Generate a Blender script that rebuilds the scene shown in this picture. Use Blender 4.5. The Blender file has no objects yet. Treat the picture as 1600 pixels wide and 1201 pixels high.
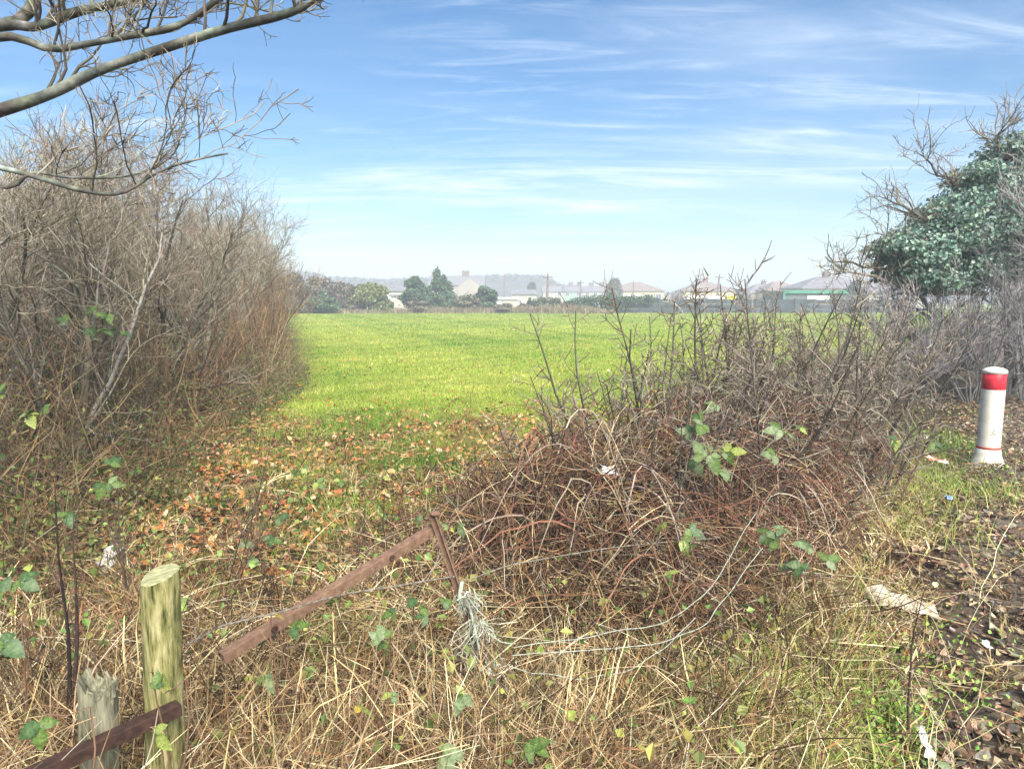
import bpy, math
import numpy as np

# ------------------------------------------------------------------ camera, sky, sun, exposure
SC = bpy.context.scene
COL = SC.collection
PITCH = math.radians(7.18)
FPX = 1100.0                       # focal length in pixels of a 1600 px wide frame
EYE = np.array([0.0, 0.0, 1.6])
cam_data = bpy.data.cameras.new('camera')
cam_data.sensor_width = 36.0
cam_data.lens = 36.0 * FPX / 1600.0
cam_data.clip_start = 0.05
cam_data.clip_end = 6000.0
cam = bpy.data.objects.new('camera', cam_data)
cam.location = EYE
cam.rotation_euler = (math.radians(90) - PITCH, 0, 0)
COL.objects.link(cam)
SC.camera = cam

SUN_EL, SUN_AZ = math.radians(44), math.radians(160)      # azimuth clockwise from the view direction
world = bpy.data.worlds.new('World')
SC.world = world
world.use_nodes = True


def build_world():
    nt = world.node_tree
    nt.nodes.clear()
    N, L = nt.nodes.new, nt.links.new
    out = N('ShaderNodeOutputWorld')
    bg = N('ShaderNodeBackground')
    bg.inputs['Strength'].default_value = 0.054
    sky = N('ShaderNodeTexSky')
    sky.sky_type = 'NISHITA'
    sky.sun_disc = False
    sky.sun_elevation = SUN_EL
    sky.sun_rotation = SUN_AZ
    sky.air_density = 1.0
    sky.dust_density = 0.35
    sky.ozone_density = 3.5
    tc = N('ShaderNodeTexCoord')
    sep = N('ShaderNodeSeparateXYZ')
    L(tc.outputs['Generated'], sep.inputs[0])

    def m(op, a, b=None):
        n = N('ShaderNodeMath')
        n.operation = op
        for i, v in enumerate((a, b)):
            if v is None:
                continue
            if hasattr(v, 'links'):
                L(v, n.inputs[i])
            else:
                n.inputs[i].default_value = v
        return n.outputs[0]
    zz = m('ADD', m('MAXIMUM', sep.outputs[2], 0.0), 0.13)
    comb = N('ShaderNodeCombineXYZ')
    L(m('DIVIDE', sep.outputs[0], zz), comb.inputs[0])
    L(m('DIVIDE', sep.outputs[1], zz), comb.inputs[1])

    def cirrus(rot, scale, nscale, detail, rough, dist, lo, hi, off):
        mp = N('ShaderNodeMapping')
        mp.inputs['Rotation'].default_value = (0, 0, math.radians(rot))
        mp.inputs['Scale'].default_value = scale
        mp.inputs['Location'].default_value = off
        L(comb.outputs[0], mp.inputs['Vector'])
        nz = N('ShaderNodeTexNoise')
        nz.inputs['Scale'].default_value = nscale
        nz.inputs['Detail'].default_value = detail
        nz.inputs['Roughness'].default_value = rough
        nz.inputs['Distortion'].default_value = dist
        L(mp.outputs[0], nz.inputs['Vector'])
        mr = N('ShaderNodeMapRange')
        mr.interpolation_type = 'SMOOTHSTEP'
        mr.inputs['From Min'].default_value = lo
        mr.inputs['From Max'].default_value = hi
        L(nz.outputs[0], mr.inputs['Value'])
        return mr.outputs[0]
    streak = cirrus(38, (0.42, 2.3, 1), 1.5, 10, 0.66, 1.0, 0.43, 0.80, (3.1, 1.7, 0))
    wisp = cirrus(55, (0.6, 3.0, 1), 2.0, 10, 0.72, 1.3, 0.46, 0.82, (8.1, 4.7, 0))
    patch = cirrus(-25, (0.5, 0.8, 1), 0.8, 3, 0.5, 0.3, 0.33, 0.62, (1.3, 7.9, 0))
    patch2 = cirrus(15, (0.6, 0.7, 1), 0.9, 3, 0.5, 0.3, 0.40, 0.66, (4.3, 2.9, 0))
    veil = cirrus(10, (0.5, 1.2, 1), 0.7, 6, 0.6, 0.5, 0.40, 0.85, (5.2, 2.2, 0))
    cl = m('MINIMUM', m('ADD', m('ADD', m('MULTIPLY', m('MULTIPLY', streak, patch), 1.0), m('MULTIPLY', m('MULTIPLY', wisp, patch2), 0.55)), m('MULTIPLY', veil, 0.34)), 0.92)
    mix = N('ShaderNodeMix')
    mix.data_type = 'RGBA'
    L(cl, mix.inputs['Factor'])
    hs = N('ShaderNodeHueSaturation')
    hs.inputs['Saturation'].default_value = 1.25
    hs.inputs['Hue'].default_value = 0.498
    L(sky.outputs[0], hs.inputs['Color'])
    L(hs.outputs[0], mix.inputs['A'])
    mix.inputs['B'].default_value = (7.2, 8.0, 8.9, 1)
    L(mix.outputs['Result'], bg.inputs['Color'])
    L(bg.outputs[0], out.inputs['Surface'])


build_world()
sun_data = bpy.data.lights.new('sun', 'SUN')
sun_data.energy = 4.0
sun_data.angle = math.radians(40)
sun_data.color = (1.0, 0.935, 0.80)
sun = bpy.data.objects.new('sun', sun_data)
COL.objects.link(sun)
sun.rotation_euler = (math.radians(90) - SUN_EL, 0, math.pi - SUN_AZ)
SC.view_settings.view_transform = 'Standard'
SC.view_settings.look = 'None'
SC.view_settings.exposure = 1.62
SC.view_settings.gamma = 1.0
SC.view_settings.use_curve_mapping = False
SC.cycles.use_denoising = True
SC.cycles.debug_use_spatial_splits = True
SC.cycles.use_adaptive_sampling = True
SC.cycles.adaptive_threshold = 0.02
SC.cycles.max_bounces = 4
SC.cycles.diffuse_bounces = 2
SC.cycles.glossy_bounces = 2
SC.cycles.transmission_bounces = 3
SC.cycles.volume_bounces = 0
SC.cycles.transparent_max_bounces = 6


# ------------------------------------------------------------------ helpers
def at(x, y, Y):
    """point seen at photograph pixel (x, y) at distance Y along the ground direction"""
    dx, dy = (x - 800.0) / FPX, (600.5 - y) / FPX
    v = np.array([dx, math.cos(PITCH) + dy * math.sin(PITCH), -math.sin(PITCH) + dy * math.cos(PITCH)])
    return EYE + v * (Y / v[1])


def on_ground(px, py, dz=0.0):
    """point of the ground (raised by dz) behind photograph pixel (px, py)"""
    lo, hi = 1.0, 60.0
    for _ in range(40):
        mid = (lo + hi) / 2
        p = at(px, py, mid)
        if p[2] > float(gh(p[0], p[1])) + dz:
            lo = mid
        else:
            hi = mid
    return at(px, py, (lo + hi) / 2)


def sstep(a, b, v):
    t = np.clip((v - a) / (b - a), 0, 1)
    return t * t * (3 - 2 * t)


def wave(x, y, s=0.0):
    return (np.sin(x * 1.31 + y * 0.77 + s) + np.sin(x * -0.83 + y * 1.67 + 1.3 + s * 2)
            + 0.6 * np.sin(x * 2.9 + y * 1.9 + 2.1 + s) + 0.6 * np.sin(x * -2.3 + y * 3.3 + .4 - s)) / 3.2


WY = np.array([-50, 3, 5, 8, 12.75, 20, 30.5, 45, 64, 2000.])
WX = np.array([-2.7, -2.7, -3.05, -3.5, -4.15, -6.4, -9.8, -14.5, -20.5, -600.])


def wood_x(y):
    return np.interp(y, WY, WX)


def path_d(x, y):
    return (x - 1.5) * 0.835 - (y - 2.3) * 0.55


def gh(x, y):
    x, y = np.asarray(x, float), np.asarray(y, float)
    near = 1 - sstep(9, 16, np.hypot(x, y))
    z = 0.045 * wave(x * 1.2, y * 1.2) * near + 0.03 * wave(x * .25, y * .25, 2)
    z = z - 1.0 * sstep(72, 100, y)
    z = z + 0.9 * sstep(2.6, 7.5, path_d(x, y)) * (1 - sstep(30, 60, y))
    z = z + 0.12 * sstep(0.3, 2.0, wood_x(y) - x) * (1 - sstep(40, 70, y))
    return z


def grass_w(x, y):
    """1 in the mown field, 0 in the litter strip round it"""
    e = 0.55 * wave(x * 1.1, y * .9, 4.0) + 0.35 * wave(x * 3.1, y * 2.7, 1.0)
    far = sstep(7.3, 9.6, y + e * 2.2 + 0.10 * x)
    left = sstep(-0.3, 1.1, x - wood_x(y) + e * .8)
    hedge = 1 - sstep(-2.6, -1.5, path_d(x, y) + e * .4)
    hedge = np.maximum(hedge, 0)
    return far * left * hedge


class Geo:
    def __init__(self):
        self.v, self.f4, self.f3, self.c, self.n = [], [], [], [], 0

    def add(self, v, f, c=None):
        v = np.asarray(v, np.float32).reshape(-1, 3)
        f = np.asarray(f, np.int64)
        if f.shape[1] == 4:
            self.f4.append(f + self.n)
        else:
            self.f3.append(f + self.n)
        self.v.append(v)
        if c is None:
            c = np.ones((len(v), 3)) * 0.5
        c = np.asarray(c, np.float32)
        if c.ndim == 1:
            c = np.tile(c, (len(v), 1))
        self.c.append(c)
        self.n += len(v)
        return self

    def mesh(self, name, mat, smooth=False):
        me = bpy.data.meshes.new(name)
        V = np.concatenate(self.v)
        C = np.concatenate(self.c)
        q = np.concatenate(self.f4) if self.f4 else np.zeros((0, 4), np.int64)
        t = np.concatenate(self.f3) if self.f3 else np.zeros((0, 3), np.int64)
        loops = np.concatenate([q.ravel(), t.ravel()]).astype(np.int32)
        start = np.concatenate([np.arange(len(q)) * 4, len(q) * 4 + np.arange(len(t)) * 3]).astype(np.int32)
        me.vertices.add(len(V))
        me.vertices.foreach_set('co', V.ravel())
        me.loops.add(len(loops))
        me.loops.foreach_set('vertex_index', loops)
        me.polygons.add(len(start))
        me.polygons.foreach_set('loop_start', start)
        me.polygons.foreach_set('use_smooth', np.full(len(start), bool(smooth)))
        a = me.color_attributes.new('Col', 'FLOAT_COLOR', 'POINT')
        a.data.foreach_set('color', np.concatenate([C, np.ones((len(C), 1), np.float32)], 1).ravel())
        me.update(calc_edges=True)
        me.validate()
        if mat:
            me.materials.append(mat)
        return me

    def obj(self, name, mat, parent=None, smooth=False):
        return link(name, self.mesh(name, mat, smooth), parent)


def link(name, me, parent=None, loc=None, rotz=0.0, scale=None):
    o = bpy.data.objects.new(name, me)
    COL.objects.link(o)
    if parent is not None:
        o.parent = parent
    if loc is not None:
        o.location = loc
    if rotz:
        o.rotation_euler = (0, 0, rotz)
    if scale is not None:
        o.scale = (scale,) * 3 if np.isscalar(scale) else scale
    return o


def tag(o, label=None, cat=None, group=None, kind=None):
    if label:
        o['label'] = label
    if cat:
        o['category'] = cat
    if group:
        o['group'] = group
    if kind:
        o['kind'] = kind
    return o


def thing(name, label, cat, loc=(0, 0, 0), rotz=0.0, group=None, scale=None):
    return tag(link(name, None, None, loc, rotz, scale), label, cat, group)


def norm(a):
    return a / np.maximum(np.linalg.norm(a, axis=-1, keepdims=True), 1e-9)


def tube(P, R, S=4):
    """P (N,K,3) polylines, R (N,K) radii -> verts, quads"""
    P = np.asarray(P, float)
    N, K, _ = P.shape
    R = np.broadcast_to(R, (N, K))
    T = norm(np.gradient(P, axis=1))
    mean = norm(P[:, -1] - P[:, 0])
    ref = np.where(np.abs(mean[:, 2:3]) < .8, np.array([0, 0, 1.]), np.array([1., 0.1, 0]))[:, None, :]
    U = norm(np.cross(T, ref))
    V = np.cross(T, U)
    a = np.arange(S) * 2 * math.pi / S
    ring = P[:, :, None, :] + R[:, :, None, None] * (np.cos(a)[None, None, :, None] * U[:, :, None, :] + np.sin(a)[None, None, :, None] * V[:, :, None, :])
    i = (np.arange(N)[:, None, None] * K + np.arange(K - 1)[None, :, None]) * S
    s = np.arange(S)[None, None, :]
    s2 = (s + 1) % S
    f = np.stack([i + s, i + s2, i + S + s2, i + S + s], -1).reshape(-1, 4)
    return ring.reshape(-1, 3), f


def ribbon(P, W, side):
    P = np.asarray(P, float)
    N, K, _ = P.shape
    W = np.broadcast_to(W, (N, K))[:, :, None]
    v = np.stack([P - side[:, None, :] * W, P + side[:, None, :] * W], 2).reshape(-1, 3)
    i = (np.arange(N)[:, None] * K + np.arange(K - 1)[None, :]) * 2
    f = np.stack([i, i + 1, i + 3, i + 2], -1).reshape(-1, 4)
    return v, f


def leaves(C, Tn, Nn, L, W, fold=0.15):
    """leaf blades of 4 triangles: centre, tip direction, normal, length, half width"""
    N = len(C)
    L, W = np.broadcast_to(L, N)[:, None], np.broadcast_to(W, N)[:, None]
    Tn = norm(Tn)
    B = norm(np.cross(Nn, Tn))
    M = np.cross(Tn, B)
    base, tip = C - Tn * L * .5, C + Tn * L * .5 - M * L * .08
    mid = C - M * W * fold
    l, r = C - B * W + M * W * fold - Tn * L * .06, C + B * W + M * W * fold - Tn * L * .06
    v = np.stack([base, l, mid, r, tip], 1).reshape(-1, 3)
    i = np.arange(N)[:, None, None] * 5
    f = (i + np.array([[0, 2, 1], [0, 3, 2], [1, 2, 4], [2, 3, 4]])[None]).reshape(-1, 3)
    return v, f


def curled(C, Tn, Nn, L, W, fold, curl):
    """fallen leaf of 8 vertices: ovate outline, folded midrib, curled along its length"""
    N = len(C)
    L, W, fold, curl = (np.broadcast_to(np.asarray(k, float).ravel(), N)[:, None] for k in (L, W, fold, curl))
    Tn = norm(Tn)
    B = norm(np.cross(Nn, Tn))
    M = np.cross(Tn, B)

    def pt(t, w, up):
        return C + Tn * L * (t - .5) * (1 - .25 * np.abs(curl)) + B * W * w + M * (L * curl * (t - .45) ** 2 * 1.6 + W * fold * up)
    v = np.stack([pt(0, 0, 0), pt(.28, -.85, 1), pt(.3, 0, 0), pt(.26, .85, 1), pt(.62, -.9, .8), pt(.64, 0, 0), pt(.66, .8, .9), pt(1, .08, 0)], 1).reshape(-1, 3)
    i = np.arange(N)[:, None, None] * 8
    f = (i + np.array([[0, 2, 1], [0, 3, 2], [1, 2, 5], [1, 5, 4], [2, 3, 6], [2, 6, 5], [4, 5, 7], [5, 6, 7]])[None]).reshape(-1, 3)
    return v, f


def rep(c, k):
    return np.repeat(np.asarray(c, np.float32), k, axis=0)


def pal(rng, n, cols, w=None, jit=0.18):
    cols = np.array(cols, float)
    p = None if w is None else np.array(w, float) / sum(w)
    c = cols[rng.choice(len(cols), n, p=p)]
    return np.clip(c * (1 + rng.normal(0, jit, (n, 1))) * (1 + rng.normal(0, jit * .3, (n, 3))), 0.003, .9)


def rdir(rng, n):
    return norm(rng.normal(size=(n, 3)))


def grow(rng, start, d, length, K, wig, trop):
    """random-walk polylines"""
    N = len(start)
    P = np.zeros((N, K, 3))
    P[:, 0] = start
    d = norm(np.array(d, float))
    st = (np.asarray(length) / (K - 1)).reshape(-1, 1)
    tv = np.array([0, 0, trop])
    for k in range(1, K):
        d = norm(d + rng.normal(0, wig, (N, 3)) + tv)
        P[:, k] = P[:, k - 1] + d * st
    return P


def spawn(rng, P, R, n, t0, t1, a0, a1, up=0.0):
    """n children for every polyline: positions, directions, parent t, parent radius"""
    N, K, _ = P.shape
    idx = np.repeat(np.arange(N), n)
    t = rng.uniform(t0, t1, len(idx))
    x = t * (K - 1)
    i = np.minimum(x.astype(int), K - 2)
    f = (x - i)[:, None]
    pos = P[idx, i] * (1 - f) + P[idx, i + 1] * f
    tan = norm(P[idx, i + 1] - P[idx, i])
    rad = R[idx, i] * (1 - f[:, 0]) + R[idx, i + 1] * f[:, 0]
    side = norm(np.cross(tan, rdir(rng, len(idx))))
    ang = rng.uniform(a0, a1, len(idx))[:, None]
    d = tan * np.cos(ang) + side * np.sin(ang)
    d[:, 2] += up
    return pos, norm(d), t, rad


def taper(r0, r1, K):
    s = np.linspace(0, 1, K)[None, :]
    r0, r1 = np.asarray(r0).reshape(-1, 1), np.asarray(r1).reshape(-1, 1)
    return r0 * (1 - s) + r1 * s


# ------------------------------------------------------------------ materials
def nodes(m):
    m.use_nodes = True
    nt = m.node_tree
    return nt, nt.nodes.new, nt.links.new, nt.nodes['Principled BSDF'], nt.nodes['Material Output']


def mat_attr(name, rough=0.8, nscale=20.0, namp=0.35, transl=0.0, spec=0.25, bump=0.0):
    """colour of each piece from its own attribute, broken up by noise"""
    m = bpy.data.materials.new(name)
    nt, N, L, p, out = nodes(m)
    at_ = N('ShaderNodeAttribute')
    at_.attribute_name = 'Col'
    tc = N('ShaderNodeTexCoord')
    nz = N('ShaderNodeTexNoise')
    nz.inputs['Scale'].default_value = nscale
    nz.inputs['Detail'].default_value = 4
    L(tc.outputs['Object'], nz.inputs['Vector'])
    mr = N('ShaderNodeMapRange')
    mr.inputs['From Min'].default_value, mr.inputs['From Max'].default_value = 0.3, 0.7
    mr.inputs['To Min'].default_value, mr.inputs['To Max'].default_value = 1 - namp, 1 + namp
    L(nz.outputs[0], mr.inputs['Value'])
    mx = N('ShaderNodeVectorMath')
    mx.operation = 'SCALE'
    L(at_.outputs['Color'], mx.inputs[0])
    L(mr.outputs[0], mx.inputs['Scale'])
    L(mx.outputs[0], p.inputs['Base Color'])
    p.inputs['Roughness'].default_value = rough
    p.inputs['Specular IOR Level'].default_value = spec
    if bump:
        b = N('ShaderNodeBump')
        b.inputs['Strength'].default_value = bump
        b.inputs['Distance'].default_value = 0.01
        L(nz.outputs[0], b.inputs['Height'])
        L(b.outputs[0], p.inputs['Normal'])
    if transl:
        tr = N('ShaderNodeBsdfTranslucent')
        L(mx.outputs[0], tr.inputs['Color'])
        ms = N('ShaderNodeMixShader')
        ms.inputs[0].default_value = transl
        L(p.outputs[0], ms.inputs[1])
        L(tr.outputs[0], ms.inputs[2])
        L(ms.outputs[0], out.inputs['Surface'])
    return m


def mat_noise(name, c1, c2, scale=8.0, rough=0.7, bump=0.2, stretch=(1, 1, 1), c3=None, spec=0.3, metal=0.0, dist=0.01, lo=.35, hi=.65):
    m = bpy.data.materials.new(name)
    nt, N, L, p, out = nodes(m)
    tc = N('ShaderNodeTexCoord')
    mp = N('ShaderNodeMapping')
    mp.inputs['Scale'].default_value = stretch
    L(tc.outputs['Object'], mp.inputs['Vector'])
    nz = N('ShaderNodeTexNoise')
    nz.inputs['Scale'].default_value = scale
    nz.inputs['Detail'].default_value = 7
    nz.inputs['Roughness'].default_value = 0.65
    L(mp.outputs[0], nz.inputs['Vector'])
    cr = N('ShaderNodeValToRGB')
    cr.color_ramp.elements[0].position, cr.color_ramp.elements[1].position = lo, hi
    cr.color_ramp.elements[0].color, cr.color_ramp.elements[1].color = (*c1, 1), (*c2, 1)
    if c3:
        e = cr.color_ramp.elements.new((lo + hi) / 2)
        e.color = (*c3, 1)
    L(nz.outputs[0], cr.inputs[0])
    L(cr.outputs[0], p.inputs['Base Color'])
    p.inputs['Roughness'].default_value = rough
    p.inputs['Specular IOR Level'].default_value = spec
    p.inputs['Metallic'].default_value = metal
    if bump:
        b = N('ShaderNodeBump')
        b.inputs['Strength'].default_value = bump
        b.inputs['Distance'].default_value = dist
        L(nz.outputs[0], b.inputs['Height'])
        L(b.outputs[0], p.inputs['Normal'])
    return m


M_BARK = mat_attr('bark', 0.85, 28, 0.45, bump=0.5)
M_TWIG = mat_attr('twig_bark', 0.8, 12, 0.3)
M_STRAW = mat_attr('dry_straw', 0.75, 9, 0.3, 0.12)
M_LEAF = mat_attr('green_leaf', 0.5, 7, 0.4, 0.22, 0.4)
M_DEAD = mat_attr('dead_leaf', 0.7, 40, 0.4, 0.1)
M_GRASS = mat_attr('grass_blade', 0.6, 1.1, 0.25, 0.3)
M_FAR = mat_attr('far_foliage', 0.8, 1.4, 0.4, 0.15)
M_RUST = mat_noise('rusted_steel', (0.085, 0.05, 0.034), (0.235, 0.155, 0.105), 45, 0.85, 0.5, c3=(0.155, 0.09, 0.06), dist=0.003, lo=.25, hi=.75)
M_RUSTD = mat_noise('dark_rusted_steel', (0.018, 0.01, 0.008), (0.065, 0.032, 0.023), 40, 0.75, 0.35, dist=0.003)
M_POST = mat_noise('mossy_timber', (0.03, 0.036, 0.012), (0.40, 0.36, 0.20), 9, 0.95, 1.0, (7, 7, 1.1), c3=(0.215, 0.205, 0.075), dist=0.012, lo=.34, hi=.66)
M_CUT = mat_noise('timber_end', (0.15, 0.16, 0.07), (0.38, 0.37, 0.22), 30, 0.85, 0.5, (1, 4, 1), dist=0.004)
M_OLD = mat_noise('bleached_timber', (0.035, 0.04, 0.02), (0.30, 0.285, 0.205), 13, 0.9, 0.7, (4, 4, .5), dist=0.008)
M_WHITE = mat_noise('scuffed_white_plastic', (0.26, 0.26, 0.19), (0.66, 0.65, 0.60), 9, 0.6, 0.08, c3=(0.58, 0.57, 0.49), lo=.28, hi=.62)
M_RED = mat_noise('red_reflective_band', (0.42, 0.02, 0.035), (0.62, 0.035, 0.06), 9, 0.4, 0.0)
M_PAPER = mat_noise('white_litter', (0.30, 0.30, 0.31), (0.6, 0.6, 0.6), 14, 0.5, 0.1)
M_ROPE = mat_attr('frayed_rope', 0.9, 40, 0.3)
M_WIRE = mat_noise('weathered_wire', (0.08, 0.065, 0.05), (0.26, 0.24, 0.20), 60, 0.8, 0.0)
M_GLASS = mat_noise('window_glass', (0.05, 0.06, 0.07), (0.10, 0.11, 0.13), 1, 0.1, 0.0, spec=.6)
M_FRAME = mat_noise('white_frame', (0.55, 0.55, 0.55), (0.65, 0.65, 0.65), 3, 0.5, 0.0)
M_SLATE = mat_noise('slate_roof', (0.12, 0.12, 0.14), (0.22, 0.21, 0.23), 1.2, 0.8, 0.1, (1, 1, 6))
M_TILE = mat_noise('brown_tile_roof', (0.15, 0.12, 0.11), (0.25, 0.20, 0.185), 1.2, 0.8, 0.1, (1, 1, 6))
M_CREAM = mat_noise('cream_render', (0.40, 0.33, 0.20), (0.46, 0.385, 0.245), 1.0, 0.9, 0.0)
M_PALE = mat_noise('pale_render', (0.34, 0.325, 0.295), (0.41, 0.395, 0.36), 1.0, 0.9, 0.0)
M_WHITEW = mat_noise('white_render', (0.48, 0.48, 0.47), (0.56, 0.56, 0.55), 1.0, 0.9, 0.0)
M_GREENW = mat_noise('mint_render', (0.22, 0.34, 0.29), (0.26, 0.38, 0.33), 1.0, 0.9, 0.0)
M_PINK = mat_noise('brown_render', (0.27, 0.235, 0.20), (0.34, 0.30, 0.26), 1.0, 0.9, 0.0)
M_BRICK = mat_noise('chimney_brick', (0.14, 0.10, 0.085), (0.21, 0.155, 0.13), 3.0, 0.9, 0.0)
M_CONC = mat_noise('grey_concrete', (0.15, 0.165, 0.175), (0.23, 0.245, 0.255), 0.9, 0.9, 0.1, c3=(0.19, 0.205, 0.215))
M_FASCIA = mat_noise('green_fascia', (0.04, 0.20, 0.13), (0.06, 0.25, 0.17), 2, 0.5, 0.0)
M_DARKG = mat_noise('dark_boarding', (0.085, 0.10, 0.11), (0.13, 0.15, 0.16), 1.5, 0.8, 0.1, (6, 1, 1))
M_VAN = mat_noise('white_van_paint', (0.72, 0.73, 0.74), (0.8, 0.8, 0.81), 2, 0.3, 0.0, spec=.5)
M_YEL = mat_noise('yellow_paint', (0.62, 0.52, 0.06), (0.7, 0.6, 0.08), 3, 0.5, 0.0)
M_TYRE = mat_noise('tyre_rubber', (0.02, 0.02, 0.02), (0.04, 0.04, 0.04), 9, 0.9, 0.0)
M_POLE = mat_noise('creosoted_pole', (0.09, 0.07, 0.06), (0.17, 0.14, 0.12), 3, 0.9, 0.1, (4, 4, .3))
M_BLUE = mat_noise('blue_wrapper', (0.10, 0.22, 0.50), (0.25, 0.42, 0.7), 40, 0.4, 0.0)
M_REDP = mat_noise('red_wrapper', (0.5, 0.06, 0.05), (0.75, 0.6, 0.55), 18, 0.4, 0.0, lo=.45, hi=.55)
M_CREAMP = mat_noise('cream_plastic', (0.28, 0.23, 0.17), (0.5, 0.44, 0.36), 9, 0.5, 0.1)


# ------------------------------------------------------------------ ground, hills
def axis(lo, hi, step, far, grow_):
    a = list(np.arange(lo, hi + 1e-6, step))
    s = step
    while a[-1] < far:
        s = min(s * grow_, 60)
        a.append(a[-1] + s)
    s = step
    b = []
    x = lo
    while x > -far:
        s = min(s * grow_, 60)
        x -= s
        b.append(x)
    return np.array(b[::-1] + a)


def ground_material():
    m = bpy.data.materials.new('ground_cover')
    nt, N, L, p, out = nodes(m)
    tc = N('ShaderNodeTexCoord')

    def noise(scale, detail=5, rough=.6, dist=0.0):
        n = N('ShaderNodeTexNoise')
        n.inputs['Scale'].default_value = scale
        n.inputs['Detail'].default_value = detail
        n.inputs['Roughness'].default_value = rough
        n.inputs['Distortion'].default_value = dist
        L(tc.outputs['Object'], n.inputs['Vector'])
        return n.outputs[0]

    def ramp(src, stops):
        r = N('ShaderNodeValToRGB')
        el = r.color_ramp.elements
        while len(el) < len(stops):
            el.new(.5)
        for e, (po, c) in zip(el, stops):
            e.position, e.color = po, (*c, 1)
        L(src, r.inputs[0])
        return r.outputs[0]

    def mix(f, a, b, typ='MIX'):
        n = N('ShaderNodeMix')
        n.data_type = 'RGBA'
        n.blend_type = typ
        if hasattr(f, 'links'):
            L(f, n.inputs['Factor'])
        else:
            n.inputs['Factor'].default_value = f
        L(a, n.inputs['A'])
        L(b, n.inputs['B'])
        return n.outputs['Result']

    def attr(nm):
        a = N('ShaderNodeAttribute')
        a.attribute_name = nm
        return a.outputs['Fac']
    g1 = ramp(noise(0.22, 6, .6), [(.30, (0.155, 0.225, 0.018)), (.5, (0.225, 0.275, 0.03)), (.70, (0.33, 0.34, 0.07))])
    g2 = ramp(noise(2.6, 6, .7), [(.33, (0.10, 0.155, 0.014)), (.55, (0.23, 0.275, 0.03)), (.75, (0.36, 0.35, 0.10))])
    green = mix(0.5, g1, g2)
    lit = ramp(noise(17, 7, .75), [(.30, (0.010, 0.007, 0.005)), (.46, (0.030, 0.020, 0.011)), (.58, (0.085, 0.052, 0.025)), (.74, (0.19, 0.13, 0.065))])  # dark humus, its colour deepened to imitate shade between the stems
    mud = ramp(noise(11, 8, .75), [(.30, (0.07, 0.058, 0.047)), (.5, (0.135, 0.11, 0.088)), (.70, (0.21, 0.18, 0.15))])
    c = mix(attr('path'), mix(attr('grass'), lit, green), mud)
    L(c, p.inputs['Base Color'])
    p.inputs['Roughness'].default_value = 0.9
    p.inputs['Specular IOR Level'].default_value = 0.15
    b = N('ShaderNodeBump')
    b.inputs['Strength'].default_value = 0.8
    b.inputs['Distance'].default_value = 0.03
    L(noise(14, 8, .75), b.inputs['Height'])
    L(b.outputs[0], p.inputs['Normal'])
    return m


def build_ground():
    xs = axis(-9, 10, 0.11, 1400, 1.09)
    ys = axis(0.5, 17, 0.11, 1400, 1.07)
    X, Yy = np.meshgrid(xs, ys)
    Z = gh(X, Yy)
    nx, ny = len(xs), len(ys)
    i = (np.arange(ny - 1)[:, None] * nx + np.arange(nx - 1)[None, :]).ravel()
    f = np.stack([i, i + 1, i + nx + 1, i + nx], -1)
    g = Geo()
    g.add(np.stack([X, Yy, Z], -1).reshape(-1, 3), f)
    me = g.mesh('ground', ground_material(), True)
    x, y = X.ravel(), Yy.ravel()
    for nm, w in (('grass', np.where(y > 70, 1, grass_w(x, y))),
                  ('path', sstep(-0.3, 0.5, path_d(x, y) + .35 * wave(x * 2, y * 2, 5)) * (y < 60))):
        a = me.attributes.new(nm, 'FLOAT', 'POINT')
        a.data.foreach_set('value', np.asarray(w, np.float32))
    tag(link('ground', me), kind='structure')

    # wooded ridge on the skyline and the lower land to its right
    hx = np.linspace(-600, 700, 160)
    hy = np.linspace(230, 520, 24)
    HX, HY = np.meshgrid(hx, hy)
    px = 800 + HX / HY * FPX
    top = np.interp(px, [-400, 300, 440, 520, 600, 700, 800, 850, 875, 930, 1010, 1100, 1400, 2000],
                    [26.5, 26.5, 26, 17, 14.5, 17, 19, 18.5, 10, 7, 2.5, 2, 3, 8])
    prof = sstep(230, 300, HY)
    HZ = -1.5 + (top * .46 + 1.6) * prof + 0.4 * wave(HX * .06, HY * .06) * prof
    n2 = len(hx)
    i = (np.arange(len(hy) - 1)[:, None] * n2 + np.arange(n2 - 1)[None, :]).ravel()
    g = Geo()
    g.add(np.stack([HX, HY, HZ], -1).reshape(-1, 3), np.stack([i, i + 1, i + n2 + 1, i + n2], -1), (0.09, 0.085, 0.06))
    tag(g.obj('hills', M_FAR, smooth=True), kind='structure')
    rng = np.random.default_rng(5)
    n = 15000
    x, y = rng.uniform(-290, 320, n), rng.uniform(280, 330, n)
    ppx = 800 + x / y * FPX
    t = np.interp(ppx, [-400, 300, 440, 520, 600, 700, 800, 850, 875, 930, 1010, 1100, 1400, 2000],
                  [26.5, 26.5, 26, 17, 14.5, 17, 19, 18.5, 10, 7, 2.5, 2, 3, 8])
    z = -1.5 + (t * .46 + 1.6) * sstep(230, 300, y) + rng.uniform(0, 1.5, n) + .6 * wave(x * .24, y * .2)
    c = np.stack([x, y, z], -1)
    v, f = leaves(c, rdir(rng, n), rdir(rng, n), rng.uniform(.9, 2.2, n), rng.uniform(.4, .9, n))
    g = Geo()
    g.add(v, f, rep(pal(rng, n, [(0.10, 0.085, 0.075), (0.07, 0.075, 0.05), (0.13, 0.11, 0.10)]), 5))
    tag(g.obj('hillside_wood', M_FAR), 'far wooded ridge on the skyline beyond the houses', 'wood', kind='stuff')


build_ground()


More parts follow.
